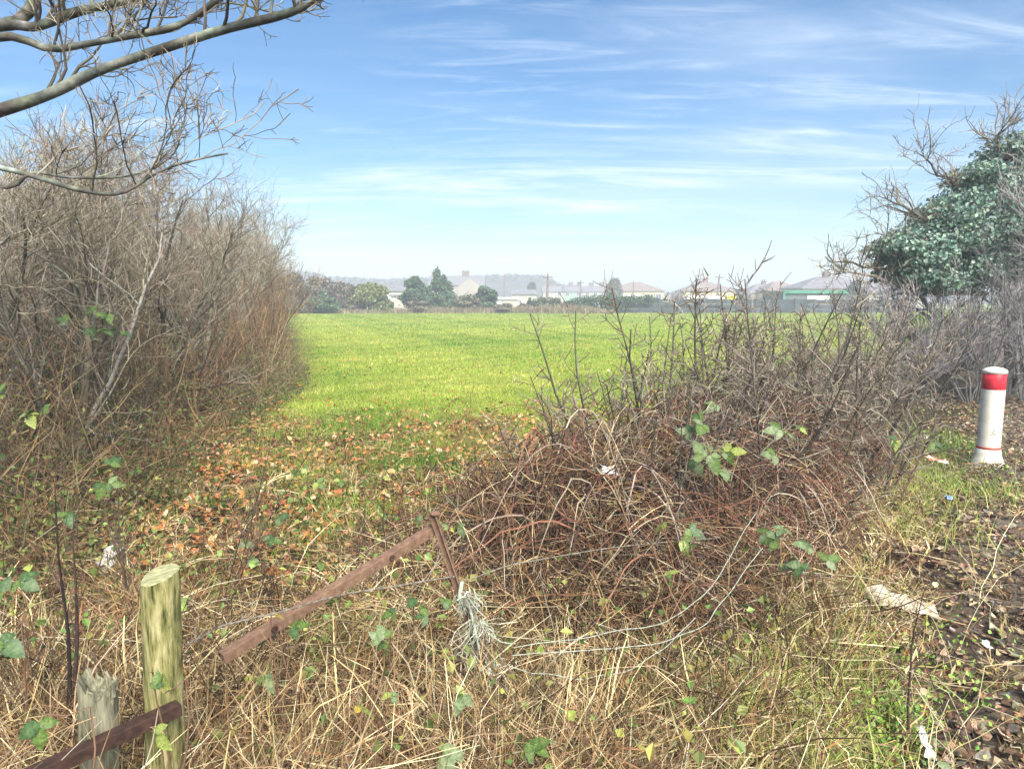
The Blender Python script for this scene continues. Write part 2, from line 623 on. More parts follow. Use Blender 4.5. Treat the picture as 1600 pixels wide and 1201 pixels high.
# ------------------------------------------------------------------ woody plant meshes
GREY = [(0.10, 0.088, 0.068), (0.22, 0.205, 0.17), (0.05, 0.042, 0.033)]
LILAC = [(0.185, 0.155, 0.112), (0.27, 0.24, 0.185), (0.105, 0.082, 0.054)]
REDB = [(0.155, 0.09, 0.046), (0.225, 0.145, 0.075), (0.075, 0.047, 0.027)]
BRWN = [(0.105, 0.08, 0.042), (0.18, 0.14, 0.075), (0.055, 0.043, 0.026)]
DARK = [(0.075, 0.06, 0.05), (0.11, 0.088, 0.07), (0.055, 0.045, 0.04)]


def tree_meshes(seed, H=4.5, stems=3, spread=.25, n1=13, n2=8, n3=5, bark=GREY, twig=LILAC, r0=.062, l1=.36, l2=.15, l3=.07, wig=.17, up=.25, tw=.0032):
    rng = np.random.default_rng(seed)
    a = rng.uniform(0, 2 * math.pi, stems)
    d = np.stack([np.cos(a) * spread, np.sin(a) * spread, np.ones(stems)], -1) + rng.normal(0, .06, (stems, 3))
    s = np.stack([np.cos(a) * .12, np.sin(a) * .12, np.full(stems, -.15)], -1) * min(1, H / 3)
    Ln = H * rng.uniform(.7, .95, stems)
    P0 = grow(rng, s, d, Ln, 12, wig * .75, .03)
    R0 = taper(r0 * rng.uniform(.6, 1.1, stems), np.full(stems, r0 * .16), 12)
    g = Geo()
    v, f = tube(P0, R0, 7)
    g.add(v, f, rep(pal(rng, stems, bark), 12 * 7))
    trunk = g.mesh('trunk', M_BARK, True)
    p, dd, t, pr = spawn(rng, P0, R0, n1, .14, .98, .45, 1.15, up)
    n = len(p)
    P1 = grow(rng, p, dd, H * l1 * (1.1 - .65 * t) * rng.uniform(.55, 1.2, n), 8, wig, .05)
    R1 = taper(np.minimum(pr * .62, r0 * .45), np.full(n, tw * 1.5), 8)
    g = Geo()
    v, f = tube(P1, R1, 5)
    g.add(v, f, rep(pal(rng, n, bark), 8 * 5))
    limbs = g.mesh('branches', M_BARK, True)
    p, dd, t, pr = spawn(rng, P1, R1, n2, .15, 1., .4, 1.15, up * .7)
    n = len(p)
    P2 = grow(rng, p, dd, H * l2 * rng.uniform(.5, 1.3, n), 6, wig * 1.1, .06)
    R2 = taper(np.minimum(pr * .6, tw * 2.2), np.full(n, tw * .9), 6)
    g = Geo()
    v, f = tube(P2, R2, 4)
    g.add(v, f, rep(pal(rng, n, twig), 6 * 4))
    p, dd, t, pr = spawn(rng, P2, R2, n3, .12, 1., .4, 1.2, up * .5)
    n = len(p)
    P3 = grow(rng, p, dd, H * l3 * rng.uniform(.5, 1.4, n), 4, wig * 1.2, .05)
    v, f = tube(P3, taper(np.full(n, tw), np.full(n, tw * .55), 4), 3)
    g.add(v, f, rep(pal(rng, n, twig), 4 * 3))
    return trunk, limbs, g.mesh('twigs', M_TWIG)


def shrub_meshes(seed, H=1.5, stems=9, spread=.45, n1=16, n2=5, bark=BRWN, twig=BRWN, r0=.011, l1=.28, l2=.09, a0=.3, a1=.75, wig=.1, up=.2, tw=.0022, base=.12, lean=(0, 0)):
    rng = np.random.default_rng(seed)
    a = rng.uniform(0, 2 * math.pi, stems)
    rr = np.sqrt(rng.uniform(0.02, 1, stems))
    d = np.stack([np.cos(a) * spread * rr + lean[0], np.sin(a) * spread * rr + lean[1], np.ones(stems)], -1)
    s = np.stack([np.cos(a) * base * rr, np.sin(a) * base * rr, np.full(stems, -.05)], -1)
    P0 = grow(rng, s, d, H * rng.uniform(.65, 1.1, stems), 10, wig, .03)
    R0 = taper(r0 * rng.uniform(.55, 1.2, stems), np.full(stems, tw), 10)
    g = Geo()
    v, f = tube(P0, R0, 5)
    g.add(v, f, rep(pal(rng, stems, bark), 50))
    st = g.mesh('stems', M_BARK, True)
    p, dd, t, pr = spawn(rng, P0, R0, n1, .16, 1., a0, a1, up)
    n = len(p)
    P1 = grow(rng, p, dd, H * l1 * (1.15 - .7 * t) * rng.uniform(.35, 1.2, n), 6, wig * 1.2, .04)
    R1 = taper(np.minimum(pr * .65, tw * 2.0), np.full(n, tw * .7), 6)
    g = Geo()
    v, f = tube(P1, R1, 4)
    g.add(v, f, rep(pal(rng, n, twig), 24))
    if n2:
        p, dd, t, pr = spawn(rng, P1, R1, n2, .12, 1., a0, a1, up * .5)
        n = len(p)
        P2 = grow(rng, p, dd, H * l2 * rng.uniform(.4, 1.3, n), 4, wig * 1.2, .03)
        v, f = tube(P2, taper(np.full(n, tw * .9), np.full(n, tw * .5), 4), 3)
        g.add(v, f, rep(pal(rng, n, twig), 12))
    return st, g.mesh('twigs', M_TWIG)


def parts(me, t):
    o = link(me.name.split('.')[0], me, t)
    if o.name.startswith('twigs'):
        o['kind'] = 'stuff'
    return o


def put(name, label, cat, meshes, x, y, rotz, sc, group=None, z=None):
    t = thing(name, label, cat, (x, y, float(gh(x, y)) if z is None else z), rotz, group, sc)
    for me in meshes:
        parts(me, t)
    return t


# ------------------------------------------------------------------ the wood on the left
def build_wood():
    V = [tree_meshes(11, 4.5, 3, .28), tree_meshes(12, 4.5, 4, .38, n1=12), tree_meshes(13, 4.5, 2, .2, n1=18, r0=.085, bark=[(0.26, 0.245, 0.21), (0.20, 0.185, 0.15), (0.08, 0.07, 0.055)]),
         tree_meshes(14, 4.5, 5, .42, n1=10, bark=[(0.20, 0.19, 0.15), (0.26, 0.25, 0.21), (0.09, 0.08, 0.06)]),
         tree_meshes(15, 4.5, 3, .3, twig=[(0.22, 0.165, 0.13), (0.15, 0.105, 0.075), (0.28, 0.24, 0.205)])]
    G = 'leafless trees along the edge of the wood'
    front = [  # Y, offset left of the edge, height, variant, label
        (6.4, .9, 3.7, 3, 'leafless grey tree nearest the camera at the left frame edge'),
        (7.6, 1.0, 3.7, 0, 'leafless many-stemmed tree behind the near undergrowth, under the thick overhanging branch'),
        (9.2, 1.2, 4.0, 1, 'leafless tree with crooked pale stems behind the fan-shaped bush'),
        (11.2, 1.3, 4.0, 2, 'leafless slender tree above the mossy undergrowth at the wood edge'),
        (13.8, 1.7, 4.4, 4, 'leafless forked tree with a leaning branch, middle of the wood edge'),
        (17.0, 1.5, 4.7, 3, 'leafless tree with a cluster of upright stems, middle of the wood edge'),
        (20.5, 1.7, 5.1, 0, 'leafless tree in the wood edge, rounded crown against the sky'),
        (25.0, 1.6, 5.6, 1, 'leafless tree whose twig tips reach farthest out over the field'),
        (30.0, 1.6, 5.9, 4, 'leafless tree third from the far end of the wood edge'),
        (36.0, 1.7, 6.2, 2, 'leafless tree second from the far end of the wood edge'),
        (42.5, 1.9, 5.8, 3, 'leafless tree at the far end of the wood edge'),
    ]
    rng = np.random.default_rng(3)
    for Y, off, H, k, lab in front:
        put('bare_tree', lab, 'tree', V[k], float(wood_x(Y)) - off, Y, rng.uniform(0, 6.28), H / 5.0, G)
    for Y, off, H, k in [(7.2, 1.7, 4.2, 1), (8.6, 2.3, 4.4, 4), (10.2, 2.8, 4.6, 3), (11.8, 4.2, 4.8, 0), (13.0, 3.4, 4.6, 2),
                         (15.2, 3.8, 5.0, 1), (17.5, 5.4, 5.3, 4), (19.0, 3.6, 5.2, 2), (23.0, 4.2, 5.6, 3), (27.5, 4.4, 6.2, 0),
                         (33.0, 4.6, 6.4, 1), (39.0, 5.0, 6.6, 4), (46.0, 5.5, 6.0, 0)]:
        put('bare_tree', 'leafless tree deep in the thicket behind the front row', 'tree', V[k], float(wood_x(Y)) - off, Y,
            rng.uniform(0, 6.28), H / 5.0, 'leafless trees deep in the thicket')
    # brushwood
    RS = [shrub_meshes(21, 1.8, 15, .5, 11, 3, REDB, REDB, .014, tw=.0027), shrub_meshes(22, 1.8, 17, .62, 11, 3, BRWN, REDB, .014, tw=.0027),
          shrub_meshes(23, 1.8, 13, .55, 12, 3, DARK, BRWN, .015, tw=.0027)]
    G2 = 'brown brushwood at the foot of the wood'
    for Y, off, H, k, lab in [
        (4.7, .25, 1.0, 2, 'low brown bush at the left frame edge beside the dark sapling stems'),
        (5.7, .8, 1.5, 1, 'brown twiggy bush at the left frame edge below the pale stems'),
        (6.8, .55, 1.2, 2, 'brown bush over green bramble leaves on the left'),
        (8.2, .7, 1.35, 0, 'reddish bush just left of the fan-shaped bush'),
        (12.8, .5, 1.7, 0, 'reddish upright bush behind the fan-shaped bush'),
        (15.5, .6, 2.1, 1, 'reddish bush in the middle of the wood edge by the field'),
        (19.0, .6, 2.5, 0, 'dense reddish bush halfway along the wood edge'),
        (23.5, .6, 2.9, 1, 'tall reddish bush leaning over the grass'),
        (28.5, .5, 3.2, 0, 'tall reddish bush last but two along the grass'),
        (34.0, .6, 3.4, 2, 'tall brown bush last but one along the grass'),
        (40.5, .8, 3.6, 0, 'reddish bush farthest along the wood edge')]:
        put('twiggy_bush', lab, 'bush', RS[k], float(wood_x(Y)) - off, Y, rng.uniform(0, 6.28), H / 1.75, G2)
    for Y, off, H, k in [(7.4, 1.6, 1.8, 0), (9.0, 2.0, 2.0, 2), (10.4, 2.1, 2.1, 1), (12.0, 2.3, 2.2, 0), (14.4, 2.2, 2.5, 2), (17.0, 2.4, 2.8, 1),
                         (21.0, 2.4, 3.0, 0), (25.5, 2.5, 3.3, 2), (31.0, 2.6, 3.7, 1), (37.0, 2.8, 3.8, 0)]:
        put('twiggy_bush', 'brown bush half hidden between the trees of the wood', 'bush', RS[k], float(wood_x(Y)) - off, Y,
            rng.uniform(0, 6.28), H / 1.75, 'bushes hidden between the trees')
    fan = shrub_meshes(29, 1.55, 22, .95, 8, 3, [(0.13, 0.075, 0.05), (0.17, 0.10, 0.065), (0.09, 0.055, 0.04)], REDB, .019, l1=.25, wig=.05, tw=.0035)
    put('fan_shaped_bush', 'bare brown bush fanning out from one foot at the edge of the leaf litter', 'bush', fan, -4.35, 9.2, .4, 1.05)


build_wood()


def build_overhang():
    """the near tree whose trunk stands outside the frame on the left"""
    rng = np.random.default_rng(41)
    Y = 3.6
    base = at(-330, 500, Y)
    t = thing('overhanging_tree', 'near tree with thick lichen-grey branches reaching in across the top left corner', 'tree', (base[0], Y, float(gh(base[0], Y))))
    o = np.array(t.location)
    bark = [(0.085, 0.09, 0.072), (0.15, 0.155, 0.13), (0.055, 0.055, 0.045)]

    def smooth(pts, n):
        pts = np.array(pts, float)
        u = np.linspace(0, len(pts) - 1, n)
        i = np.clip(u.astype(int), 0, len(pts) - 2)
        f = (u - i)[:, None]
        pp = np.vstack([2 * pts[0] - pts[1], pts, 2 * pts[-1] - pts[-2]])
        a, b, c, d = pp[i], pp[i + 1], pp[i + 2], pp[i + 3]
        return .5 * (2 * b + (c - a) * f + (2 * a - 5 * b + 4 * c - d) * f ** 2 + (3 * b - a - 3 * c + d) * f ** 3)

    def limb(name, px, r0, r1, n=26, side=9, knob=.10):
        r0, r1 = r0 * .52, r1 * .58
        P = smooth([at(*q) - o for q in px], n)
        R = np.linspace(r0, r1, n) * (1 + knob * np.interp(np.arange(n), np.arange(0, n, 2), rng.normal(0, 1, (n + 1) // 2)))
        g = Geo()
        v, f = tube(P[None], R[None], side)
        g.add(v, f, rep(pal(rng, n, bark, jit=.2), side))
        ob = g.obj(name, M_BARK, t, True)
        return ob, P, R
    crown_pt = (-300, 150, 3.7)
    g = Geo()
    P = smooth([(0, 0, -.1), (.05, .02, .8), (-.04, .05, 1.7), (0.1, .05, 2.5), at(*crown_pt) - o], 24)
    v, f = tube(P[None], np.linspace(.17, .10, 24)[None], 12)
    g.add(v, f, rep(pal(rng, 24, bark, jit=.1), 12))
    g.obj('trunk', M_BARK, t, True)
    Ls = [limb('limb', [crown_pt, (-150, 215, 3.6), (0, 172, 3.5), (75, 148, 3.5), (150, 112, 3.5), (255, 76, 3.45), (350, 46, 3.4), (440, 24, 3.35), (492, 2, 3.3), (560, -45, 3.25)], .062, .022),
          limb('limb', [crown_pt, (-150, 95, 3.7), (0, 57, 3.6), (75, 76, 3.6), (130, 70, 3.6), (200, 57, 3.55), (270, 43, 3.5), (310, 22, 3.5), (350, -12, 3.5), (400, -70, 3.5)], .045, .018),
          limb('limb', [crown_pt, (-150, 80, 3.9), (0, 40, 3.8), (55, 42, 3.8), (115, 20, 3.8), (215, -4, 3.8), (300, -50, 3.8)], .065, .025),
          limb('limb', [(-100, 50, 3.8), (0, 40, 3.8), (40, 25, 3.8), (60, -20, 3.8), (80, -90, 3.8)], .06, .04),
          limb('limb', [crown_pt, (-160, 230, 3.3), (0, 262, 3.2), (60, 278, 3.2), (130, 298, 3.2), (190, 302, 3.2), (245, 270, 3.2), (300, 251, 3.2), (356, 240, 3.2)], .028, .006),
          limb('limb', [(-160, 230, 3.3), (0, 292, 3.3), (50, 270, 3.3), (105, 277, 3.3), (185, 277, 3.3), (240, 262, 3.3), (275, 235, 3.3), (285, 190, 3.3)], .018, .005)]
    tw = Geo()
    for k, (ob, P, R) in enumerate(Ls):
        nn = [17, 17, 14, 6, 10, 9][k]
        p, d, tt, pr = spawn(rng, P[None], R[None], nn, .32, .98, .6, 1.4, .8)
        n = len(p)
        P1 = grow(rng, p, d, rng.uniform(.15, .62, n), 8, .2, .06)
        R1 = taper(np.minimum(pr * .4, .009), np.full(n, .0028), 8)
        v, f = tube(P1, R1, 5)
        tw.add(v, f, rep(pal(rng, n, GREY), 40))
        p, d, tt, pr = spawn(rng, P1, R1, 7, .15, 1, .5, 1.2, .2)
        n = len(p)
        P2 = grow(rng, p, d, rng.uniform(.05, .26, n), 6, .22, .05)
        R2 = taper(np.minimum(pr * .6, .004), np.full(n, .0019), 6)
        v, f = tube(P2, R2, 4)
        tw.add(v, f, rep(pal(rng, n, LILAC), 24))
        p, d, tt, pr = spawn(rng, P2, R2, 4, .2, 1, .5, 1.2, .1)
        n = len(p)
        P3 = grow(rng, p, d, rng.uniform(.02, .09, n), 4, .2, .05)
        v, f = tube(P3, taper(np.full(n, .0019), np.full(n, .0012), 4), 3)
        tw.add(v, f, rep(pal(rng, n, LILAC), 12))
    tag(tw.obj('twigs', M_TWIG, t), kind='stuff')


build_overhang()


# ------------------------------------------------------------------ ivy tree and hedge on the right
def leaf_cloud(rng, blobs, per, size, cols, w=None, shell=.45, gap=.35):
    """leaf-sized faces through the volume of uneven clumps"""
    g = Geo()
    for (cx, cy, cz, rx, ry, rz, dens) in blobs:
        n = int(per * dens)
        d = rdir(rng, n)
        r = 1 - shell * rng.random(n) ** 1.5
        lump = 1 + .22 * wave(d[:, 0] * 4 + cx, d[:, 1] * 4 + cy + d[:, 2] * 4, cz)
        keep = wave(d[:, 0] * 6 + cx * 3, d[:, 1] * 6 + d[:, 2] * 5 + cy, 1.7) > -gap - .5 * rng.random(n)
        c = np.array([cx, cy, cz]) + d * (r * lump)[:, None] * np.array([rx, ry, rz])
        c, d = c[keep], d[keep]
        n = len(c)
        L = size * rng.uniform(.7, 1.4, n)
        tn = rdir(rng, n) + np.array([0, 0, -.4])
        nn = norm(d + rdir(rng, n) * .9 + np.array([0, 0, .4]))
        v, f = leaves(c, tn, nn, L, L * .42)
        g.add(v, f, rep(pal(rng, n, cols, w, .25), 5))
    return g


HAZED_IVY = [(0.075, 0.15, 0.115), (0.13, 0.22, 0.175), (0.20, 0.29, 0.235), (0.28, 0.36, 0.29)]  # ivy greens paled and blued, haze put into the leaf colour


def build_right():
    rng = np.random.default_rng(61)
    bx, by = 8.2, 11.6
    t = thing('ivy_covered_tree', 'hawthorn smothered in dark ivy rising at the right frame edge', 'tree', (bx, by, float(gh(bx, by))))
    o = np.array(t.location)
    tm = tree_meshes(62, 4.6, 5, .5, n1=15, n2=9, n3=5, r0=.075, bark=[(0.17, 0.165, 0.16), (0.22, 0.215, 0.21)], twig=[(0.27, 0.25, 0.25), (0.33, 0.31, 0.31)], tw=.0036, l1=.42)
    for me in tm:
        parts(me, t)
    # long boughs reaching left over the field
    P, R = [], []
    for px in [[(1560, 420, 11.5), (1460, 430, 11.2), (1400, 425, 11), (1340, 412, 10.8), (1284, 400, 10.6)],
               [(1560, 380, 11.5), (1480, 360, 11.2), (1440, 340, 11), (1400, 318, 10.9), (1378, 308, 10.8)],
               [(1560, 330, 11.5), (1520, 310, 11.3), (1490, 285, 11.2), (1460, 262, 11.1), (1440, 240, 11)],
               [(1590, 300, 11.5), (1575, 260, 11.4), (1560, 230, 11.3), (1565, 205, 11.3), (1590, 180, 11.3)],
               [(1540, 460, 11.2), (1450, 455, 11), (1390, 440, 10.8), (1330, 425, 10.7), (1300, 417, 10.6)],
               [(1550, 400, 11.4), (1470, 395, 11.2), (1430, 380, 11), (1395, 372, 10.9), (1370, 365, 10.8)]]:
        q = np.array([at(*k) - o for k in px])
        u = np.linspace(0, 4, 11)
        q = np.stack([np.interp(u, range(5), q[:, j]) for j in range(3)], -1) + rng.normal(0, .03, (11, 3))
        P.append(q)
        R.append(np.linspace(.045, .007, 11))
    P, R = np.array(P), np.array(R)
    g = Geo()
    v, f = tube(P, R, 6)
    g.add(v, f, rep(pal(rng, 6, GREY), 66))
    p, d, tt, pr = spawn(rng, P, R, 26, .15, 1, .5, 1.3, .35)
    n = len(p)
    P1 = grow(rng, p, d, rng.uniform(.2, .75, n), 7, .22, .05)
    R1 = taper(np.minimum(pr * .5, .012), np.full(n, .0045), 7)
    v, f = tube(P1, R1, 4)
    g.add(v, f, rep(pal(rng, n, GREY), 28))
    p, d, tt, pr = spawn(rng, P1, R1, 8, .15, 1, .5, 1.3, .1)
    n = len(p)
    P2 = grow(rng, p, d, rng.uniform(.06, .3, n), 5, .25, .04)
    v, f = tube(P2, taper(np.full(n, .0042), np.full(n, .0025), 5), 3)
    g.add(v, f, rep(pal(rng, n, LILAC), 15))
    g.obj('boughs', M_TWIG, t)
    bl = []
    for (px, py, Y, rx, rz, dn) in [(1440, 385, 11.0, .62, .34, 1), (1500, 365, 11.2, .7, .45, 1.1), (1560, 345, 11.4, .8, .6, 1.3), (1545, 300, 11.5, .55, .42, .8),
                                    (1600, 275, 11.6, .65, .55, 1), (1620, 320, 11.6, .9, .8, 1.4), (1590, 400, 11.5, .9, .6, 1.2), (1500, 420, 11.2, .7, .4, .8),
                                    (1425, 410, 10.9, .4, .25, .5), (1650, 240, 11.8, .7, .6, 1), (1660, 380, 11.8, 1, .9, 1.2), (1470, 340, 11.1, .35, .22, .4), (1395, 388, 10.8, .22, .16, .2), (1410, 430, 10.9, .3, .14, .25), (1450, 440, 11, .4, .2, .35), (1520, 275, 11.4, .25, .2, .25), (1575, 235, 11.5, .3, .25, .3), (1490, 318, 11.2, .3, .2, .3)]:
        c = at(px, py, Y) - o
        bl.append((c[0], c[1], c[2], rx, .8, rz, dn))
    leaf_cloud(rng, bl, 5200, .058, HAZED_IVY, [2, 4, 4, 2], .95, .10).obj('ivy', M_LEAF, t)

    # bare grey bushes at the foot of the ivy tree
    K = [shrub_meshes(71, 2.0, 16, .6, 16, 5, [(0.16, 0.155, 0.155), (0.21, 0.20, 0.20)], [(0.22, 0.205, 0.21), (0.28, 0.26, 0.265)], .014, l1=.32, wig=.14, tw=.0032),
         shrub_meshes(72, 2.0, 14, .75, 17, 5, [(0.14, 0.135, 0.13), (0.19, 0.185, 0.18)], [(0.23, 0.215, 0.21), (0.18, 0.165, 0.17)], .014, l1=.34, wig=.15, tw=.0032)]
    Gp = 'bare grey bushes under the ivy tree'
    for x, y, H, k, lab in [(6.0, 10.6, 2.1, 0, 'bare grey bush under the left end of the ivy'), (6.9, 10.4, 2.4, 1, 'bare grey bush below the middle of the ivy'),
                            (7.6, 10.2, 2.5, 0, 'tangled grey bush left of the trodden path, behind the bollard'), (5.3, 9.9, 1.6, 1, 'low grey bush between the thorn hedge and the ivy tree'),
                            (7.2, 12.2, 2.6, 1, 'grey bush half hidden behind the ivy tree'), (4.8, 10.8, 1.2, 0, 'small grey bush at the field corner beside the ivy tree')]:
        put('bare_bush', lab, 'bush', K[k], x, y, rng.uniform(0, 6.28), H / 2, Gp)

    # thorn hedge: stiff stems with short spur twigs
    TH = [shrub_meshes(81 + i, 1.4, s, sp, 26, 3, DARK, [(0.10, 0.078, 0.058), (0.17, 0.14, 0.108), (0.25, 0.22, 0.175)], .0135, l1=.19, l2=.06, a0=.8, a1=1.45, wig=.075, up=.15, tw=.0031, base=.22)
          for i, (s, sp) in enumerate([(13, .42), (11, .62), (15, .5), (12, .36)])]
    Gt = 'blackthorn bushes along the hedge'
    for x, y, H, k, lab in [
        (0.50, 4.35, 1.15, 1, 'leftmost thorn bush of the hedge, thin stems fanning towards the grass'),
        (0.86, 4.60, 1.33, 0, 'thorn bush second from the left in the hedge'),
        (1.18, 4.75, 1.38, 2, 'thorn bush with crowded upright stems behind the green bramble leaves'),
        (1.52, 5.05, 1.45, 0, 'thorn bush just left of the tall sapling, stems crossing the field'),
        (1.90, 5.20, 1.42, 3, 'thorn bush just behind the tall sapling'),
        (2.30, 5.60, 1.42, 1, 'thorn bush just right of the tall sapling'),
        (2.75, 6.10, 1.40, 2, 'thorn bush third from the bollard end of the hedge'),
        (3.30, 6.90, 1.40, 0, 'thorn bush second from the bollard end of the hedge'),
        (4.00, 8.00, 1.45, 1, 'thorn bush at the bollard end of the hedge'),
        (3.30, 8.60, 1.25, 2, 'low thorn bush on the field side of the hedge'),
        (0.75, 4.00, 1.00, 2, 'low thorn bush poking out of the left end of the brambles'),
        (1.85, 4.60, 1.20, 1, 'thorn bush in the front row just right of the tall sapling foot'),
        (2.85, 5.45, 1.20, 0, 'thorn bush in the front row left of the pale rag')]:
        put('thorn_bush', lab, 'bush', TH[k], x, y, rng.uniform(0, 6.28), H / 1.2, Gt)
    tall = shrub_meshes(91, 1.75, 1, .02, 46, 3, DARK, [(0.13, 0.105, 0.09), (0.17, 0.14, 0.125)], .019, l1=.26, l2=.06, a0=.75, a1=1.3, wig=.04, up=.2, tw=.0034, base=0.01, lean=(.10, .02))
    put('thorn_sapling', 'tallest thorn sapling standing alone above the hedge, top against the grey wall', 'sapling', tall, 1.52, 4.05, 1.1, .98)


build_right()


# ------------------------------------------------------------------ foreground stuff
def straws(rng, x, y, h, lean, K=4, z0=0.0, a=None):
    """bent stalks; returns (N,K,3)"""
    n = len(x)
    if a is None:
        a = rng.uniform(0, 2 * math.pi, n)
    s = np.linspace(0, 1, K)[None, :]
    hz = h[:, None] * (s - (.45 * lean[:, None]) * s ** 2.2)
    hr = (h * lean)[:, None] * (s ** 1.6)
    P = np.stack([x[:, None] + np.cos(a)[:, None] * hr, y[:, None] + np.sin(a)[:, None] * hr, (gh(x, y) + z0)[:, None] + hz], -1)
    P[:, 1:] += rng.normal(0, .012, (n, K - 1, 3))
    return P


def hedge_u(x, y):
    """distance across and along the bramble bank that runs from the middle foreground to the bollard"""
    A, B = np.array([-0.15, 3.35]), np.array([4.2, 7.6])
    d = (B - A) / np.linalg.norm(B - A)
    rx, ry = x - A[0], y - A[1]
    return rx * d[1] - ry * d[0], rx * d[0] + ry * d[1]


def mound(x, y):
    """height of the bramble bank"""
    c, u = hedge_u(x, y)
    prof = sstep(-.35, .7, u) * (1 - .45 * sstep(2.6, 4.6, u)) * (1 - sstep(4.6, 6.2, u))
    wdt = .95 - .30 * sstep(2.5, 4.5, u)
    wdt = np.where(c > 0, wdt + .28 * (1 - sstep(2.2, 3.6, u)), wdt)
    prof = prof * (1 - sstep(-.95, -.35, path_d(x, y)))
    return (.76 + .12 * wave(x * 2, y * 2, 3)) * prof * np.exp(-(c / wdt) ** 2)


def build_stuff():
    rng = np.random.default_rng(101)
    # pale dry grass and bracken in the foreground
    g = Geo()
    STRAW = [(0.50, 0.40, 0.22), (0.36, 0.26, 0.125), (0.20, 0.125, 0.055), (0.10, 0.06, 0.03), (0.62, 0.53, 0.34), (0.23, 0.115, 0.048), (0.045, 0.029, 0.017)]
    m = 4700
    ty = 1.15 + 4.6 * rng.random(m) ** 1.25
    tx = rng.uniform(-1, 1, m) * (.80 * ty + .85)
    keep = np.where(path_d(tx, ty) > -.15, .10, 1.0) * (1 - .84 * sstep(2.9, 3.7, ty + .35 * wave(tx * 2, ty * 2, 1)) * (tx < 1.2)) * np.clip(.7 + .7 * wave(tx * 2.6, ty * 2.6, 8), .12, 1) * (1 - .75 * sstep(.12, .4, mound(tx, ty)))
    k = rng.random(m) < keep
    tx, ty = tx[k], ty[k]
    m = len(tx)
    q = 34
    rad = np.repeat(rng.uniform(.02, .07, m), q)
    an = rng.uniform(0, 2 * math.pi, m * q)
    rr = np.sqrt(rng.random(m * q)) * rad
    x, y = np.repeat(tx, q) + np.cos(an) * rr, np.repeat(ty, q) + np.sin(an) * rr
    n = len(x)
    bias = np.repeat(rng.uniform(0, 2 * math.pi, m), q)
    bw = np.repeat(rng.uniform(.1, 1.6, m), q)
    ang = np.arctan2(np.sin(an) + bw * np.sin(bias), np.cos(an) + bw * np.cos(bias)) + rng.normal(0, .35, n)
    hs_ = np.repeat(rng.uniform(.55, 1.25, m), q)
    h = hs_ * (rng.uniform(.12, .38, n) + .22 * rng.random(n) * (1 - sstep(1.7, 2.9, y))) * np.where(y > 3.6, .7, 1) * (1 - .5 * sstep(-1.0, -.2, path_d(x, y)))
    P = straws(rng, x, y, h, rng.uniform(.25, 1.3, n) * np.repeat(rng.uniform(.6, 1.4, m), q), 5, a=ang)
    side = rdir(rng, n)
    v, f = ribbon(P, (.0010 + .0036 * rng.random(n) ** 1.7)[:, None] * np.array([1, 1, .9, .75, .3]), side)
    c = pal(rng, n, STRAW, [4.2, 2.8, 1.8, 2.2, 2.8, 1.3, 3.0], .2) * np.repeat(np.clip(rng.normal(1, .22, (m, 1)), .5, 1.5), q, axis=0)
    g.add(v, f, rep(c, 10))
    # rank grass round the fence posts
    n = 4200
    y, x = rng.uniform(1.15, 2.1, n), rng.uniform(-1.55, .5, n)
    P = straws(rng, x, y, rng.uniform(.30, .70, n) * (1 - .18 * sstep(-.6, .3, x)), rng.uniform(.15, 1.0, n), 6)
    P[:, 2:] += rng.normal(0, .02, (n, 4, 3))
    v, f = ribbon(P, rng.uniform(.0012, .0028, n)[:, None] * np.array([1, 1, .9, .8, .6, .25]), rdir(rng, n))
    g.add(v, f, rep(pal(rng, n, [(0.46, 0.36, 0.20), (0.33, 0.22, 0.11), (0.19, 0.11, 0.055), (0.09, 0.052, 0.03), (0.54, 0.46, 0.30)], [2.4, 3, 3.4, 3.4, .8], .2), 12))
    n = 90
    y, x = rng.uniform(1.3, 1.62, n), rng.uniform(-1.5, -.15, n)
    st = np.stack([x, y, gh(x, y) + rng.uniform(.18, .48, n)], -1)
    P = grow(rng, st, np.stack([rng.normal(.75, .35, n), rng.normal(0, .15, n), rng.normal(.6, .3, n)], -1), rng.uniform(.2, .5, n), 8, .10, -.07)
    v, f = tube(P, taper(rng.uniform(.0012, .002, n), np.full(n, .0007), 8), 4)
    g.add(v, f, rep(pal(rng, n, [(0.58, 0.49, 0.31), (0.66, 0.59, 0.42), (0.36, 0.27, 0.15)], None, .15), 32))
    # short flattened straw through the leaf litter
    n = 8500
    y = 3.2 + 6.2 * rng.random(n)
    x = wood_x(y) - .5 + rng.random(n) * 6.0
    k = (rng.random(n) > .8 * grass_w(x, y)) & (path_d(x, y) < -1.3) & (wave(x * 1.9, y * 1.6, 5) > -.5 + rng.normal(0, .3, n))
    x, y = x[k], y[k]
    n = len(x)
    P = straws(rng, x, y, rng.uniform(.06, .17, n), rng.uniform(.8, 2.0, n), 4)
    v, f = ribbon(P, rng.uniform(.0018, .0036, n)[:, None] * np.array([1, 1, .8, .3]), rdir(rng, n))
    g.add(v, f, rep(pal(rng, n, [(0.46, 0.37, 0.20), (0.34, 0.25, 0.12), (0.24, 0.13, 0.055), (0.28, 0.27, 0.08)], None, .2), 8))
    # long pale stems lying across
    n = 330
    y = 1.25 + 2.6 * rng.random(n) ** 1.3
    x = rng.uniform(-.8, .72, n) * y
    P = straws(rng, x, y, rng.uniform(.3, .7, n), rng.uniform(.5, 1.7, n), 7)
    P[:, 1:] += np.cumsum(rng.normal(0, .012, (n, 6, 3)), axis=1)
    v, f = tube(P, taper(rng.uniform(.0012, .0022, n), np.full(n, .0007), 7), 4)
    g.add(v, f, rep(pal(rng, n, [(0.58, 0.49, 0.31), (0.66, 0.59, 0.42), (0.42, 0.32, 0.18)], None, .15), 28))
